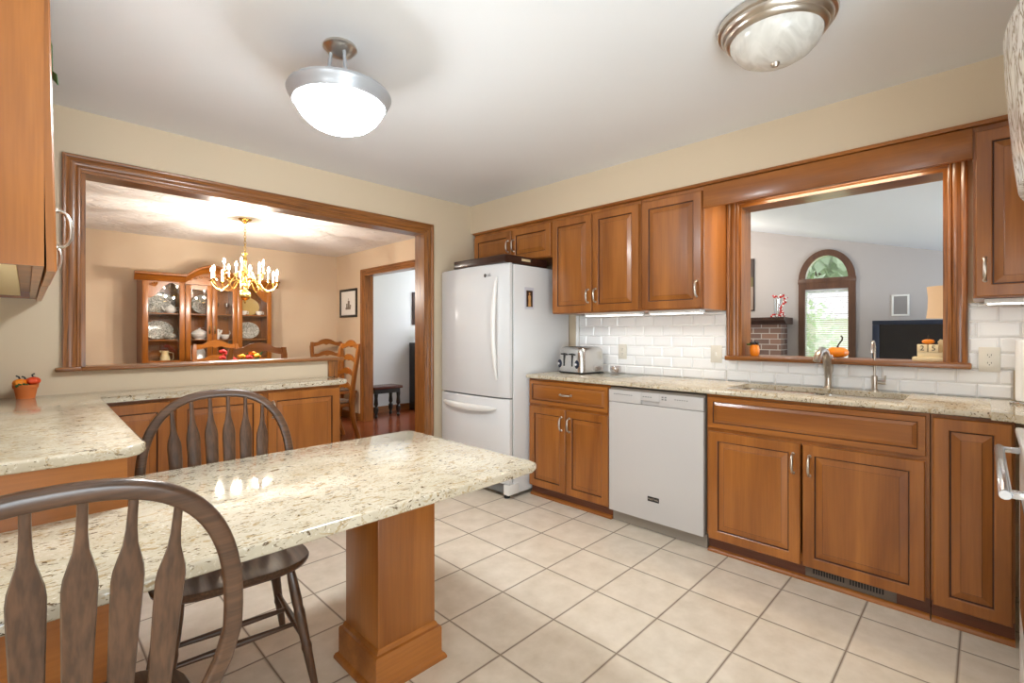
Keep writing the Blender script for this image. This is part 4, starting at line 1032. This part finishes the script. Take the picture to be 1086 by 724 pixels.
def turned(name, label, cat, x, y, z, prof, mat, handle=None, spout=None, group='crockery in the china hutch'):
    t = thing(name, label, cat, (x, y, z), 0, group)
    m = MB(); m.lathe(prof, (x, y, z), 22); m.build('body', mat, t)
    if handle: m = MB(); m.tube([(x+a, y, z+b) for a, b in handle], .005, 8); m.build('handle', mat, t)
    if spout: m = MB(); m.tube([(x+a, y, z+b) for a, b in spout], [.013, .010, .008, .008][:len(spout)], 8); m.build('spout', mat, t)
pot = [(0, 0), (.03, 0), (.055, .02), (.062, .045), (.050, .075), (.028, .088), (.026, .092), (.012, .10), (.008, .112), (0, .114)]
turned('teapot', 'white teapot on upper shelf of left hutch bay', 'teapot', xs[0]+.09, 7.06, 1.5205, pot, PORC, [(.05, .07), (.085, .075), (.09, .045), (.055, .03)], [(-.05, .035), (-.075, .05), (-.085, .08)])
turned('sugar_bowl', 'patterned sugar bowl front left on upper left hutch shelf', 'bowl', xs[0]-.10, 7.05, 1.5205, pot, PAT)
turned('covered_dish', 'patterned covered dish on middle shelf of left hutch bay', 'dish', xs[0]+.08, 7.05, 1.2005, [(0, 0), (.04, 0), (.07, .03), (.07, .045), (.05, .07), (.012, .08), (.01, .095), (0, .096)], PAT)
turned('cream_pitcher', 'cream pitcher at the bottom of the left hutch bay', 'pitcher', xs[0]+.03, 7.05, .8765, [(0, 0), (.045, 0), (.06, .05), (.05, .11), (.035, .15), (.042, .19), (.036, .19), (.03, .15), (0, .1)], plain('cream_glaze', (226, 208, 160), .25), [(.04, .17), (.085, .16), (.085, .09), (.055, .06)], [(-.03, .17), (-.05, .19)])
turned('tureen', 'white oval tureen on middle shelf in the centre of hutch', 'tureen', XA+.185, 7.08, 1.2005, [(0, 0), (.05, 0), (.05, .012), (.085, .04), (.095, .07), (.08, .095), (.04, .12), (.012, .13), (0, .14)], PORC, [(.085, .06), (.12, .07), (.12, .05), (.085, .045)])
turned('white_pitcher', 'small white pitcher on middle shelf right of the tureen', 'pitcher', XB-.205, 7.05, 1.2005, [(0, 0), (.03, 0), (.045, .035), (.038, .08), (.028, .11), (.034, .13), (0, .12)], PORC, [(-.03, .11), (-.06, .10), (-.06, .06), (-.04, .04)], [(.03, .06), (.055, .09), (.065, .12)])
turned('gravy_boat', 'white swan-shaped gravy boat on middle shelf at right of centre', 'gravy boat', XB-.075, 7.16, 1.2005, [(0, 0), (.025, 0), (.045, .02), (.05, .045), (.04, .06), (0, .05)], PORC, [(.04, .05), (.06, .08), (.05, .11)], [(-.04, .04), (-.06, .07), (-.055, .11), (-.07, .12)])
gob = [(0, 0), (.03, 0), (.03, .004), (.006, .01), (.006, .07), (.012, .08), (.032, .11), (.034, .15), (.030, .15), (.027, .11), (0, .085)]
for k, (x, y, z, lab) in enumerate(((XA+.075, 7.05, 1.5205, 'crystal goblet on upper shelf left of the round plate'), (XB-.20, 7.08, 1.5205, 'crystal goblet on upper shelf of the right centre door'), (XB-.075, 7.08, 1.5205, 'crystal goblet on upper shelf nearest the right bay'), (XA+.06, 7.18, 1.2005, 'crystal goblet on middle shelf left of the tureen'), (XB-.2, 7.215, 1.2005, 'crystal goblet on middle shelf behind the small white pitcher'))):
    m = MB(); m.lathe(gob, (x, y, z), 18); o = m.build('goblet', CRYS, None, loc=(x, y, z)); tag(o, lab, 'goblet', 'crystal goblets in the china hutch')
for k, x in enumerate((xs[3]-.10, xs[3]+.09)):
    turned('teacup', ['white teacup on upper right hutch shelf, left of gilt plate', 'white teacup on upper right hutch shelf, right of gilt plate'][k], 'cup', x, 7.03, 1.5205, [(0, 0), (.02, 0), (.036, .025), (.042, .055), (.038, .055), (.03, .025), (0, .012)], PORC, [(.036, .045), (.058, .045), (.056, .02), (.034, .02)])
# dining table
t = thing('dining_table', 'honey pine dining table hidden behind the half wall', 'table', (1.6, 5.5, 0))
m = MB(); m.box(.72, 2.50, 5.08, 6.02, .735, .765, .008); m.build('tabletop', DINW['x'], t)
m = MB(); m.box(.85, 2.37, 5.18, 5.20, .65, .7345); m.box(.85, 2.37, 5.90, 5.92, .65, .7345); m.box(.83, .85, 5.18, 5.92, .65, .7345); m.box(2.37, 2.39, 5.18, 5.92, .65, .7345); m.build('apron', DINW['x'], t)
for x in (.84, 2.38):
    for y in (5.19, 5.91):
        m = MB(); m.lathe([(0, 0), (.025, 0), (.03, .05), (.024, .08), (.03, .30), (.045, .5), (.035, .56), (.045, .6), (.045, .649), (0, .649)], (x, y, 0), 14); m.build('leg', DINW['z'], t)
# ladder-back dining chairs (local: faces +y, back at -y)
def ladderback(label, x, y, rz):
    t = thing('ladderback_chair', label, 'chair', (x, y, 0), rz, 'ladder-back chairs in the dining room')
    def zb(h): return -.20-.10*max(0, (h-.46)/.72)**1.3 - (.10*max(0, (.40-h)/.40)**1.5)
    for sx in (-1, 1):
        m = MB(); rings = []
        hs = [0, .1, .2, .3, .4, .46, .55, .7, .85, 1.0, 1.08, 1.13, 1.15]
        for h in hs:
            w_ = .024 if h < 1.1 else .019; xx = sx*(.205+.03*max(0, (h-.46)/.7)); xx -= sx*(.018*max(0, (h-1.05)/.1))
            c = Vector((xx, zb(h), h)); rings.append([c+Vector((a_*w_, b_*w_, 0)) for a_, b_ in ((-1, -.7), (-.7, -1), (.7, -1), (1, -.7), (1, .7), (.7, 1), (-.7, 1), (-1, .7))])
        m.loft(rings); m.build('back_post', DINW['z'], t, local=True)
    for k, zc in enumerate((.62, .79, .955, 1.12)):
        m = MB(); n = 24; rings = []
        hh = .050 if k < 3 else .056
        for i in range(n+1):
            q = -1+2*i/n; xx = q*(.195+.022*(zc-.46)/.7)
            wave = .5+.5*math.cos(math.pi*q); notch = .35*math.exp(-((abs(q)-.62)/.14)**2)
            zt_ = zc+hh*.4+hh*.95*wave-hh*notch*.5; zb_ = zc-hh*.65+hh*.7*wave-hh*.35*math.exp(-(q/.12)**2)
            yb = zb(zc)+.004-.018*(1-q*q)
            rings.append([(xx, yb-.009, zb_), (xx, yb+.009, zb_), (xx, yb+.009, zt_), (xx, yb-.009, zt_)])
        m.loft(rings); m.build('slat', DINW['x'], t, local=True)
    m = MB(); m.prism([(-.20, -.21), (.20, -.21), (.235, .20), (.20, .225), (-.20, .225), (-.235, .20)], .405, .445, .006); m.build('seat_frame', DINW['x'], t, local=True)
    m = MB(); m.prism([(-.185, -.195), (.185, -.195), (.215, .19), (.19, .21), (-.19, .21), (-.215, .19)], .4455, .485, .014); m.build('cushion', plain('taupe_cushion', (128, 108, 92), .9), t, local=True)
    for sx in (-1, 1):
        m = MB(); rings = []
        for h, dx, w_ in ((0, .012, .016), (.03, .016, .020), (.10, .004, .014), (.25, -.004, .017), (.36, .004, .024), (.404, .0, .026)):
            c = Vector((sx*(.195+dx), .185+dx, h)); rings.append([c+Vector((w_*math.cos(a_), w_*math.sin(a_), 0)) for a_ in [2*math.pi*j/10 for j in range(10)]])
        m.loft(rings); m.build('front_leg', DINW['z'], t, local=True)
    return t
ladderback('honey ladder-back chair at right table end, seen beside the half wall', 2.52, 5.58, 90)
ladderback('honey ladder-back chair standing in the far dining corner by wall', 3.17, 6.75, 180)
ladderback('honey ladder-back chair on hutch side of the dining table', 1.60, 6.28, 180)
ladderback('honey ladder-back chair on kitchen side of the dining table', 1.46, 4.92, 0)
ladderback('honey ladder-back chair at left table end behind opening frame', .50, 5.55, -90)
# centrepiece
t = thing('flower_centrepiece', 'red and orange flower centrepiece on the dining table', 'flowers', (1.56, 5.53, .765))
m = MB(); m.lathe([(0, 0), (.06, 0), (.10, .06), (.09, .14), (.085, .14), (.09, .06), (0, .03)], (1.56, 5.53, .7655), 24); m.build('vase', PORC, t)
fl = [(-.15, .0, .32, 0), (-.11, .03, .28, 0), (-.16, -.03, .26, 0), (-.03, 0, .30, 1), (.02, -.02, .27, 2), (.09, 0, .34, 2), (.13, .02, .30, 1), (.17, -.02, .27, 2), (.08, -.05, .26, 0), (.12, .06, .36, 1), (-.07, -.05, .24, 0)]
m = MB()
for (dx, dy, dz, k) in fl: m.tube([(1.56, 5.53, .86), (1.56+dx*.6, 5.53+dy*.6, .7655+dz*.7), (1.56+dx, 5.53+dy, .7655+dz)], .004, 6)
m.tube([(1.6, 5.53, .86), (1.72, 5.5, 1.0), (1.80, 5.48, 1.13)], [.004, .012, .004], 6); m.build('stem', GREEN, t)
for (dx, dy, dz, k) in fl:
    m = MB(); c = (1.56+dx, 5.53+dy, .7655+dz)
    for j in range(7):
        a_ = j*.9; m.sphere((c[0]+.018*math.cos(a_), c[1]+.018*math.sin(a_), c[2]+.008*(j % 2)), .020, 8, 6, (1, 1, .7))
    m.sphere((c[0], c[1], c[2]+.012), .018, 8, 6); m.build('bloom', [RED, PUMPKIN, YEL][k], t)
# chandelier
CHX, CHY = 1.62, 5.55
t = thing('chandelier', 'polished brass chandelier with two tiers of lit candle bulbs', 'chandelier', (CHX, CHY, ZC))
m = MB(); m.lathe([(0, ZC-.001), (.065, ZC-.001), (.06, ZC-.012), (.03, ZC-.028), (.012, ZC-.05), (0, ZC-.05)], (CHX, CHY, 0), 24); m.build('canopy', BRASS, t)
m = MB(); z = ZC-.045; k = 0
while z > 2.135:
    a_ = (k % 2)*math.pi/2; u_ = Vector((math.cos(a_), math.sin(a_), 0))
    m.tube([Vector((CHX, CHY, z-.018))+u_*.010*math.cos(q)+Vector((0, 0, .020*math.sin(q))) for q in [2*math.pi*j/10 for j in range(10)]], .003, 6, closed=True); z -= .031; k += 1
m.build('chain', BRASS, t)
m = MB(); m.lathe([(0, 2.165), (.012, 2.16), (.030, 2.145), (.032, 2.14), (.012, 2.13), (.018, 2.10), (.022, 2.07), (.012, 2.03), (.014, 1.99), (.030, 1.96), (.034, 1.93), (.014, 1.90), (.012, 1.87), (.034, 1.85), (.040, 1.83), (.034, 1.80), (.016, 1.785), (.016, 1.765), (.034, 1.755), (.052, 1.73), (.057, 1.705), (.050, 1.68), (.030, 1.66), (.012, 1.652), (.010, 1.64), (.006, 1.625), (0, 1.62)], (CHX, CHY, -.03), 24); m.build('column', BRASS, t)
for tier, (n, R0, zc, off) in enumerate(((10, .305, 1.81, 10), (5, .19, 1.90, 28))):
    for k in range(n):
        a_ = R(off+360*k/n); d = Vector((math.cos(a_), math.sin(a_), 0)); o_ = Vector((CHX, CHY, 0))
        zst = 1.80 if tier == 0 else 1.89
        m = MB(); pts = [(.03, zst), (.08*R0/.305, zst+.035), (.13*R0/.305, zst+.02), (.17*R0/.305, zst-.04), (.215*R0/.305, zst-.075), (.27*R0/.305, zst-.055), (R0, zc-.02), (R0, zc)]
        m.tube([o_+d*r_+Vector((0, 0, z_)) for r_, z_ in pts], .0055, 8)
        m.lathe([(0, zc), (.012, zc), (.030, zc+.006), (.036, zc+.012), (.030, zc+.011), (.012, zc+.012), (.014, zc+.025), (0, zc+.025)], o_+d*R0, 14); arm = m.build('arm', BRASS, t)
        m = MB(); m.lathe([(0, zc+.0255), (.010, zc+.0255), (.010, zc+.095), (0, zc+.095)], o_+d*R0, 12); m.build('candle', PORC, arm)
        m = MB(); m.lathe([(0, zc+.0955), (.008, zc+.10), (.013, zc+.115), (.009, zc+.135), (0, zc+.155)], o_+d*R0, 12); m.build('bulb', FLAME, arm)
for k in range(5): point('chandelier_glow', (CHX+.24*math.cos(R(28+72*k)), CHY+.24*math.sin(R(28+72*k)), 1.80), 11, (1, .93, .84), .012)
# picture in the dining room
t = thing('framed_picture', 'black framed sketch with white mat on dining wall by doorway', 'picture', (3.445, 6.87, 1.72))
M = frame((3.4495, 7.16, 1.52), (0, -1, 0), Z3, (-1, 0, 0)); m = MB(); m.M = M; w_, h_, s = .54, .43, .035
for b in ((0, w_, 0, s), (0, w_, h_-s, h_), (0, s, s, h_-s), (w_-s, w_, s, h_-s)): m.box(*b, 0, .02, .003)
m.build('frame', BLACKW, t)
m = MB(); m.M = M; m.box(s, w_-s, s, h_-s, .002, .008); m.build('mat', plain('mat_white', (232, 228, 222), .8), t)
m = MB(); m.M = M
for (a, b, c, d) in ((.18, .34, .12, .15), (.20, .24, .15, .21), (.25, .31, .15, .25), (.32, .35, .15, .19), (.265, .275, .25, .29)): m.box(a, b, c, d, .008, .009)
m.build('sketch', plain('sepia_ink', (128, 112, 98), .8), t)
# foyer
t = thing('side_table', 'small black table with turned legs on the foyer wood floor', 'table', (3.86, 6.55, 0))
m = MB(); m.box(3.62, 4.10, 6.42, 6.74, .435, .475, .006); m.build('tabletop', plain('mahogany_top', (74, 34, 26), .25), t)
m = MB(); m.box(3.65, 4.07, 6.45, 6.71, .37, .434); m.build('apron', BLACKW, t)
for x in (3.67, 4.05):
    for y in (6.47, 6.69):
        m = MB(); m.lathe([(0, 0), (.018, 0), (.028, .03), (.016, .055), (.034, .10), (.034, .16), (.016, .18), (.032, .21), (.024, .30), (.032, .369), (0, .369)], (x, y, 0), 12); m.build('leg', BLACKW, t)
t = thing('dark_cabinet', 'tall dark cabinet against the foyer wall behind the oak casing', 'cabinet', (4.9, 6.75, 0))
m = MB(); m.box(4.55, 5.35, 6.60, 6.925, 0.0, 1.12, .004); m.build('body', BLACKW, t)
for (a, b) in ((4.57, 4.94), (4.96, 5.33)): m = MB(); m.box(a, b, 6.585, 6.5995, .56, 1.08, .003); m.box(a, b, 6.585, 6.5995, .06, .52, .003); m.build('door', BLACKW, t)
t = thing('table_lamp', 'white lamp glowing on top of the dark foyer cabinet', 'lamp', (4.8, 6.76, 1.12))
m = MB(); m.lathe([(0, 0), (.05, 0), (.05, .01), (.02, .03), (.04, .08), (.015, .14), (.01, .2), (0, .2)], (4.8, 6.76, 1.1205), 18); m.build('base', PORC, t)
m = MB(); m.lathe([(.06, .15), (.13, .15), (.10, .30), (.05, .30)], (4.8, 6.76, 1.1205), 24); m.build('shade', emit('foyer_shade', (1, .95, .85, 1), .8), t)
t = thing('framed_picture', 'dark wooden picture frame on foyer wall above dark cabinet', 'picture', (4.75, 6.94, 1.75))
m = MB(); m.box(4.62, 5.10, 6.925, 6.949, 1.42, 1.98, .004); m.build('frame', DARKW, t)
m = MB(); m.box(4.67, 5.05, 6.922, 6.9248, 1.47, 1.93); m.build('print', plain('muted_print', (178, 160, 140), .7), t)
# ------------------------------------------------------------------ living room
t = thing('window_1', None, None, (XL, AY, WZ0)); t['kind'] = 'structure'
BRN = wood('walnut_window_trim', lin(84, 54, 40), lin(112, 76, 56), 'z', .4, 1, .2)
m = MB(); w2 = .068
def arch(r, rz_, x, n=24): return [(x, AY-r*math.cos(math.pi*k/n), WZS+rz_*math.sin(math.pi*k/n)) for k in range(n+1)]
rings = []
for k in range(25):
    th = math.pi*k/24; c, s_ = -math.cos(th), math.sin(th)
    rings.append([(XL-.03, AY+(AR-.012)*c, WZS+(ARZ-.012)*s_), (XL-.03, AY+(AR+w2)*c, WZS+(ARZ+w2)*s_), (XL-.001, AY+(AR+w2)*c, WZS+(ARZ+w2)*s_), (XL-.001, AY+(AR-.012)*c, WZS+(ARZ-.012)*s_)])
m.loft(rings)
m.box(XL-.028, XL-.001, WY0-w2, WY0+.012, WZ0-.02, WZS); m.box(XL-.028, XL-.001, WY1-.012, WY1+w2, WZ0-.02, WZS)
m.box(XL-.035, XL-.001, WY0-w2-.006, WY1+w2+.006, WZS-.04, WZS+.025, .004); m.box(XL-.03, XL+.02, WY0, WY1, WZS-.12, WZS-.04)
m.box(XL-.05, XL-.001, WY0-w2-.02, WY1+w2+.02, WZ0-.05, WZ0-.02); m.build('casing', BRN, t)
m = MB(); m.box(XL+.05, XL+.056, WY0, WY1, WZ0, WZS-.05)
pts = arch(AR, ARZ, 0); m.M = frame((XL+.05, 0, 0), (0, 1, 0), Z3, (1, 0, 0)); m.prism([(p[1], p[2]) for p in pts], 0, .006); m.build('pane', GLASS, t)
m = MB()
for k in range(48): 
    z = WZ0+.02+k*.028
    if z < WZS-.13: m.loft([[(XL+.012, yy, z-.003), (XL+.030, yy, z+.003), (XL+.030, yy, z+.0045), (XL+.012, yy, z-.0015)] for yy in (WY0+.006, WY1-.006)])
for y in (WY0+.08, AY+.05, WY1-.08): m.box(XL+.020, XL+.0215, y, y+.0015, WZ0+.01, WZS-.121)
m.box(XL+.010, XL+.034, WY0+.004, WY1-.004, WZS-.150, WZS-.121); o = m.build('window_blind', plain('blind_white', (225, 228, 230), .6), None, loc=(XL+.02, AY, WZ0)); tag(o, 'open white slatted blind hanging in the living room arched window', 'blind')
t = thing('fireplace', 'brick fireplace with dark wooden mantel left of arched window', 'fireplace', (7.35, 2.8, 0))
m = MB(); m.box(7.2, 7.498, 1.97, 2.30, 0, 1.40); m.box(7.2, 7.498, 3.4, 4.0, 0, 1.40); m.box(7.2, 7.498, 2.30, 3.4, .9, 1.40); m.box(7.44, 7.498, 2.3, 3.4, 0, .9); m.build('brickwork', BRICK, t)
m = MB(); sec = [(7.20, 1.401), (7.14, 1.425), (7.10, 1.455), (7.08, 1.46), (7.08, 1.495), (7.498, 1.495), (7.498, 1.401)]
m.loft([[(x, 1.90, z) for x, z in sec], [(x, 4.05, z) for x, z in sec]]); m.build('mantel', DARKW, t)
t = thing('painting', 'landscape painting hanging above the brick fireplace mantel', 'painting', (7.48, 2.9, 1.95))
m = MB(); m.box(7.47, 7.499, 2.40, 3.5, 1.61, 2.37, .003); m.build('canvas_edge', DARKW, t)
m = MB(); m.box(7.466, 7.4695, 2.41, 3.49, 1.62, 1.96); m.mi = 1; m.box(7.466, 7.4695, 2.41, 3.49, 1.96, 2.10); m.mi = 2; m.box(7.466, 7.4695, 2.41, 3.49, 2.10, 2.36)
m.build('picture', [plain('painted_lake', (150, 132, 120), .6), plain('painted_trees', (92, 82, 44), .6), plain('painted_sky', (62, 50, 46), .6)], t)
t = thing('garland_vase', 'clear hurricane vase wrapped in red berry garland on mantel', 'vase', (7.22, 2.02, 1.4955))
vx, vy, vz = 7.24, 2.02, 1.4955
m = MB(); m.lathe([(0, 0), (.05, 0), (.05, .01), (.038, .02), (.045, .06), (.045, .20), (.05, .25), (.047, .25), (.042, .2), (.042, .06), (0, .03)], (vx, vy, vz), 20); m.build('glass', CRYS, t)
m = MB(); random.seed(3)
for k in range(70):
    q = k/69; a_ = R(200)-q*R(300); rr_ = .10
    if q < .35: c = Vector((vx-.02, vy+.07-q*.45, vz+.015+random.uniform(-.005, .02)))
    else: s_ = (q-.35)/.65; c = Vector((vx-.05, vy-.085+.03*math.sin(s_*7), vz+.03+.25*min(1, s_*1.3))) if s_ < .75 else Vector((vx-.05, vy-.085+(s_-.75)*.5, vz+.285))
    c += Vector([random.uniform(-.014, .014) for _ in range(3)]); c.z = max(c.z, vz+.016); m.mi = 0 if k % 3 else 1; m.sphere(c, .014, 8, 6)
m.build('garland', [RED, PORC], t)
t = thing('television', 'large black television in dark blue frame below wall speaker', 'television', (6.75, .3, 0))
TVX = 6.75
m = MB(); M = frame((TVX, .905, .62), (0, -1, 0), Z3, (-1, 0, 0)); m.M = M; w_, h_, s = 1.32, .80, .062
for b in ((0, w_, 0, s), (0, w_, h_-s*.75, h_), (0, s, s, h_-s*.75), (w_-s, w_, s, h_-s*.75)): m.box(*b, -.06, .02, .006)
m.box(s, w_-s, s, h_-s*.75, -.06, -.01); m.build('frame', plain('dark_blue_bezel', (26, 36, 54), .4), t)
m = MB(); m.M = M; m.box(s, w_-s, s, h_-s*.75, -.0095, .004); m.build('screen', plain('black_screen', (20, 20, 24), .25), t)
m = MB(); m.M = M; m.box(.3, 1.0, -.06, -.001, -.14, .10, .005); m.build('stand', BLACKP, t)
t = thing('tv_console', 'dark low console under the television behind the half wall', 'console', (6.85, .3, 0))
m = MB(); m.box(6.5, 7.1, -.6, 1.1, .06, .559, .006); m.build('body', DARKW, t)
m = MB(); m.box(6.54, 7.06, -.55, 1.05, 0, .0595); m.build('plinth', BLACKP, t)
t = thing('wall_speaker', 'grey square speaker grille in white frame on living room wall', 'speaker', (7.49, .73, 1.62))
m = MB(); M = frame((7.4995, .815, 1.49), (0, -1, 0), Z3, (-1, 0, 0)); m.M = M
for b in ((0, .17, 0, .02), (0, .17, .24, .26), (0, .02, .02, .24), (.15, .17, .02, .24)): m.box(*b, 0, .012, .002)
m.build('frame', WHITE_GL, t); m = MB(); m.M = M; m.box(.02, .15, .02, .24, 0, .008); m.build('grille', plain('speaker_grey', (150, 146, 144), .8), t)
t = thing('table_lamp', 'table lamp with cream bell shade beside right edge of opening', 'lamp', (5.5, .20, .55))
lx, ly = 5.5, .20
m = MB(); m.lathe([(0, .5505), (.08, .5505), (.08, .57), (.03, .60), (.06, .75), (.07, .85), (.04, .98), (.015, 1.05), (.012, 1.5), (0, 1.5)], (lx, ly, 0), 24); m.build('base', plain('bronze_lamp_base', (80, 62, 46), .35, .6), t)
m = MB(); m.lathe([(.160, 1.435), (.161, 1.44), (.152, 1.52), (.150, 1.62), (.158, 1.705), (.155, 1.705), (.147, 1.62), (.149, 1.52), (.157, 1.44)], (lx, ly, -.03), 36); m.build('shade', SHADE_L, t)
t = thing('end_table', 'round-legged dark end table carrying the living room lamp', 'table', (5.5, .2, 0))
m = MB(); m.box(5.25, 5.75, -.05, .45, .52, .55, .005); m.build('tabletop', DARKW, t)
for x in (5.29, 5.71):
    for y in (-.01, .41): m = MB(); m.lathe([(0, 0), (.015, 0), (.022, .5195), (0, .5195)], (x, y, 0), 12); m.build('leg', DARKW, t)
# ------------------------------------------------------------------ outdoors seen through the arched window
t = NT('lawn_grass'); _n = t.n('ShaderNodeTexNoise', Scale=1.0, Detail=4); t.l(t.coords((1.2, 1.2, 1.2), False), _n.inputs['Vector'])
t.l(t.ramp(_n.outputs['Fac'], [(.3, lin(150, 176, 110)), (.7, lin(196, 210, 160))]), t.b.inputs['Base Color']); t.set(Roughness=.95)
m = MB(); m.box(7.7, 60, -30, 40, -.5, -.3); o = m.build('lawn', t.m, None, loc=(20, 0, -.4)); tag(o, 'pale green mown lawn outside the arched window', 'lawn', kind='stuff')
t = thing('neighbour_house', 'pale house with long grey shingle roof beyond the lawn', 'house', (24, 5, -.3))
m = MB(); m.box(24, 32, -6, 12, -.3, 1.95); m.build('wall', plain('pale_siding', (214, 212, 206), .8), t)
RF = NT('grey_shingles'); _b = RF.n('ShaderNodeTexBrick', Scale=1.0); _b.inputs['Brick Width'].default_value = .6; _b.inputs['Row Height'].default_value = .3; _b.inputs['Mortar Size'].default_value = .02
for k_, c_ in (('Color1', lin(150, 148, 150)), ('Color2', lin(172, 170, 172)), ('Mortar', lin(110, 110, 112))): _b.inputs[k_].default_value = c_
_c = RF.n('ShaderNodeTexCoord'); _s = RF.n('ShaderNodeSeparateXYZ'); _m = RF.n('ShaderNodeCombineXYZ'); RF.l(_c.outputs['Object'], _s.inputs[0]); RF.l(_s.outputs[1], _m.inputs[0]); RF.l(_s.outputs[2], _m.inputs[1]); RF.l(_m.outputs[0], _b.inputs['Vector'])
RF.l(_b.outputs['Color'], RF.b.inputs['Base Color']); RF.set(Roughness=.9)
m = MB(); m.M = frame((0, -6.5, 0), (1, 0, 0), Z3, (0, 1, 0)) if False else Matrix.Identity(4)
sec = [(23.5, 1.9), (28, 3.35), (32.5, 1.9)]; m.loft([[(x, -6.5, z) for x, z in sec], [(x, 12.5, z) for x, z in sec]]); m.build('roof', RF.m, t)
def tree(name, label, x, y, h, rad, n=260, seed=1, trunk=True, z0=-.3, leaf=.22, base=.35):
    random.seed(seed); t = thing(name, label, 'tree' if trunk else 'shrub', (x, y, z0), 0, 'greenery beyond the arched window')
    m = MB(); m.tube([(x, y, z0), (x, y, z0+h*.5), (x+.1, y, z0+h*.8)], [h*.03, h*.02, h*.008], 8); m.build('trunk', plain('bark', (96, 80, 66), .9), t)
    m = MB(); hc = h*(1-base)
    for k in range(n):
        u_, v_ = random.uniform(0, 2*math.pi), random.uniform(-1, 1); rr_ = rad*(random.random()**.4)
        c = Vector((x+rr_*math.cos(u_)*math.sqrt(1-v_*v_), y+rr_*math.sin(u_)*math.sqrt(1-v_*v_), z0+h*base+hc*.5+v_*hc*.5*(rr_/rad)))
        d = Vector([random.uniform(-1, 1) for _ in range(3)]).normalized()*leaf; e = d.cross(Vector([random.uniform(-1, 1) for _ in range(3)])).normalized()*leaf*.5
        m.f([m.v(c-d), m.v(c+e), m.v(c+d), m.v(c-e)])
    o = m.build('foliage', plain('foliage_'+name, (186, 204, 176), .8), t); o['kind'] = 'stuff'
tree('shrub', 'feathery green shrub at lower left of the arched window view', 12.2, 2.95, 2.6, .75, 380, 2, False, leaf=.10, base=.12)
tree('backyard_tree', 'broad green tree beyond roof, filling the top of arched window', 38, 8, 13, 6.2, 1600, 4, leaf=.6, base=.1)
tree('backyard_tree', 'second green tree behind the grey roof, right of the broad one', 41, 19, 10, 4.5, 700, 5, leaf=.5)
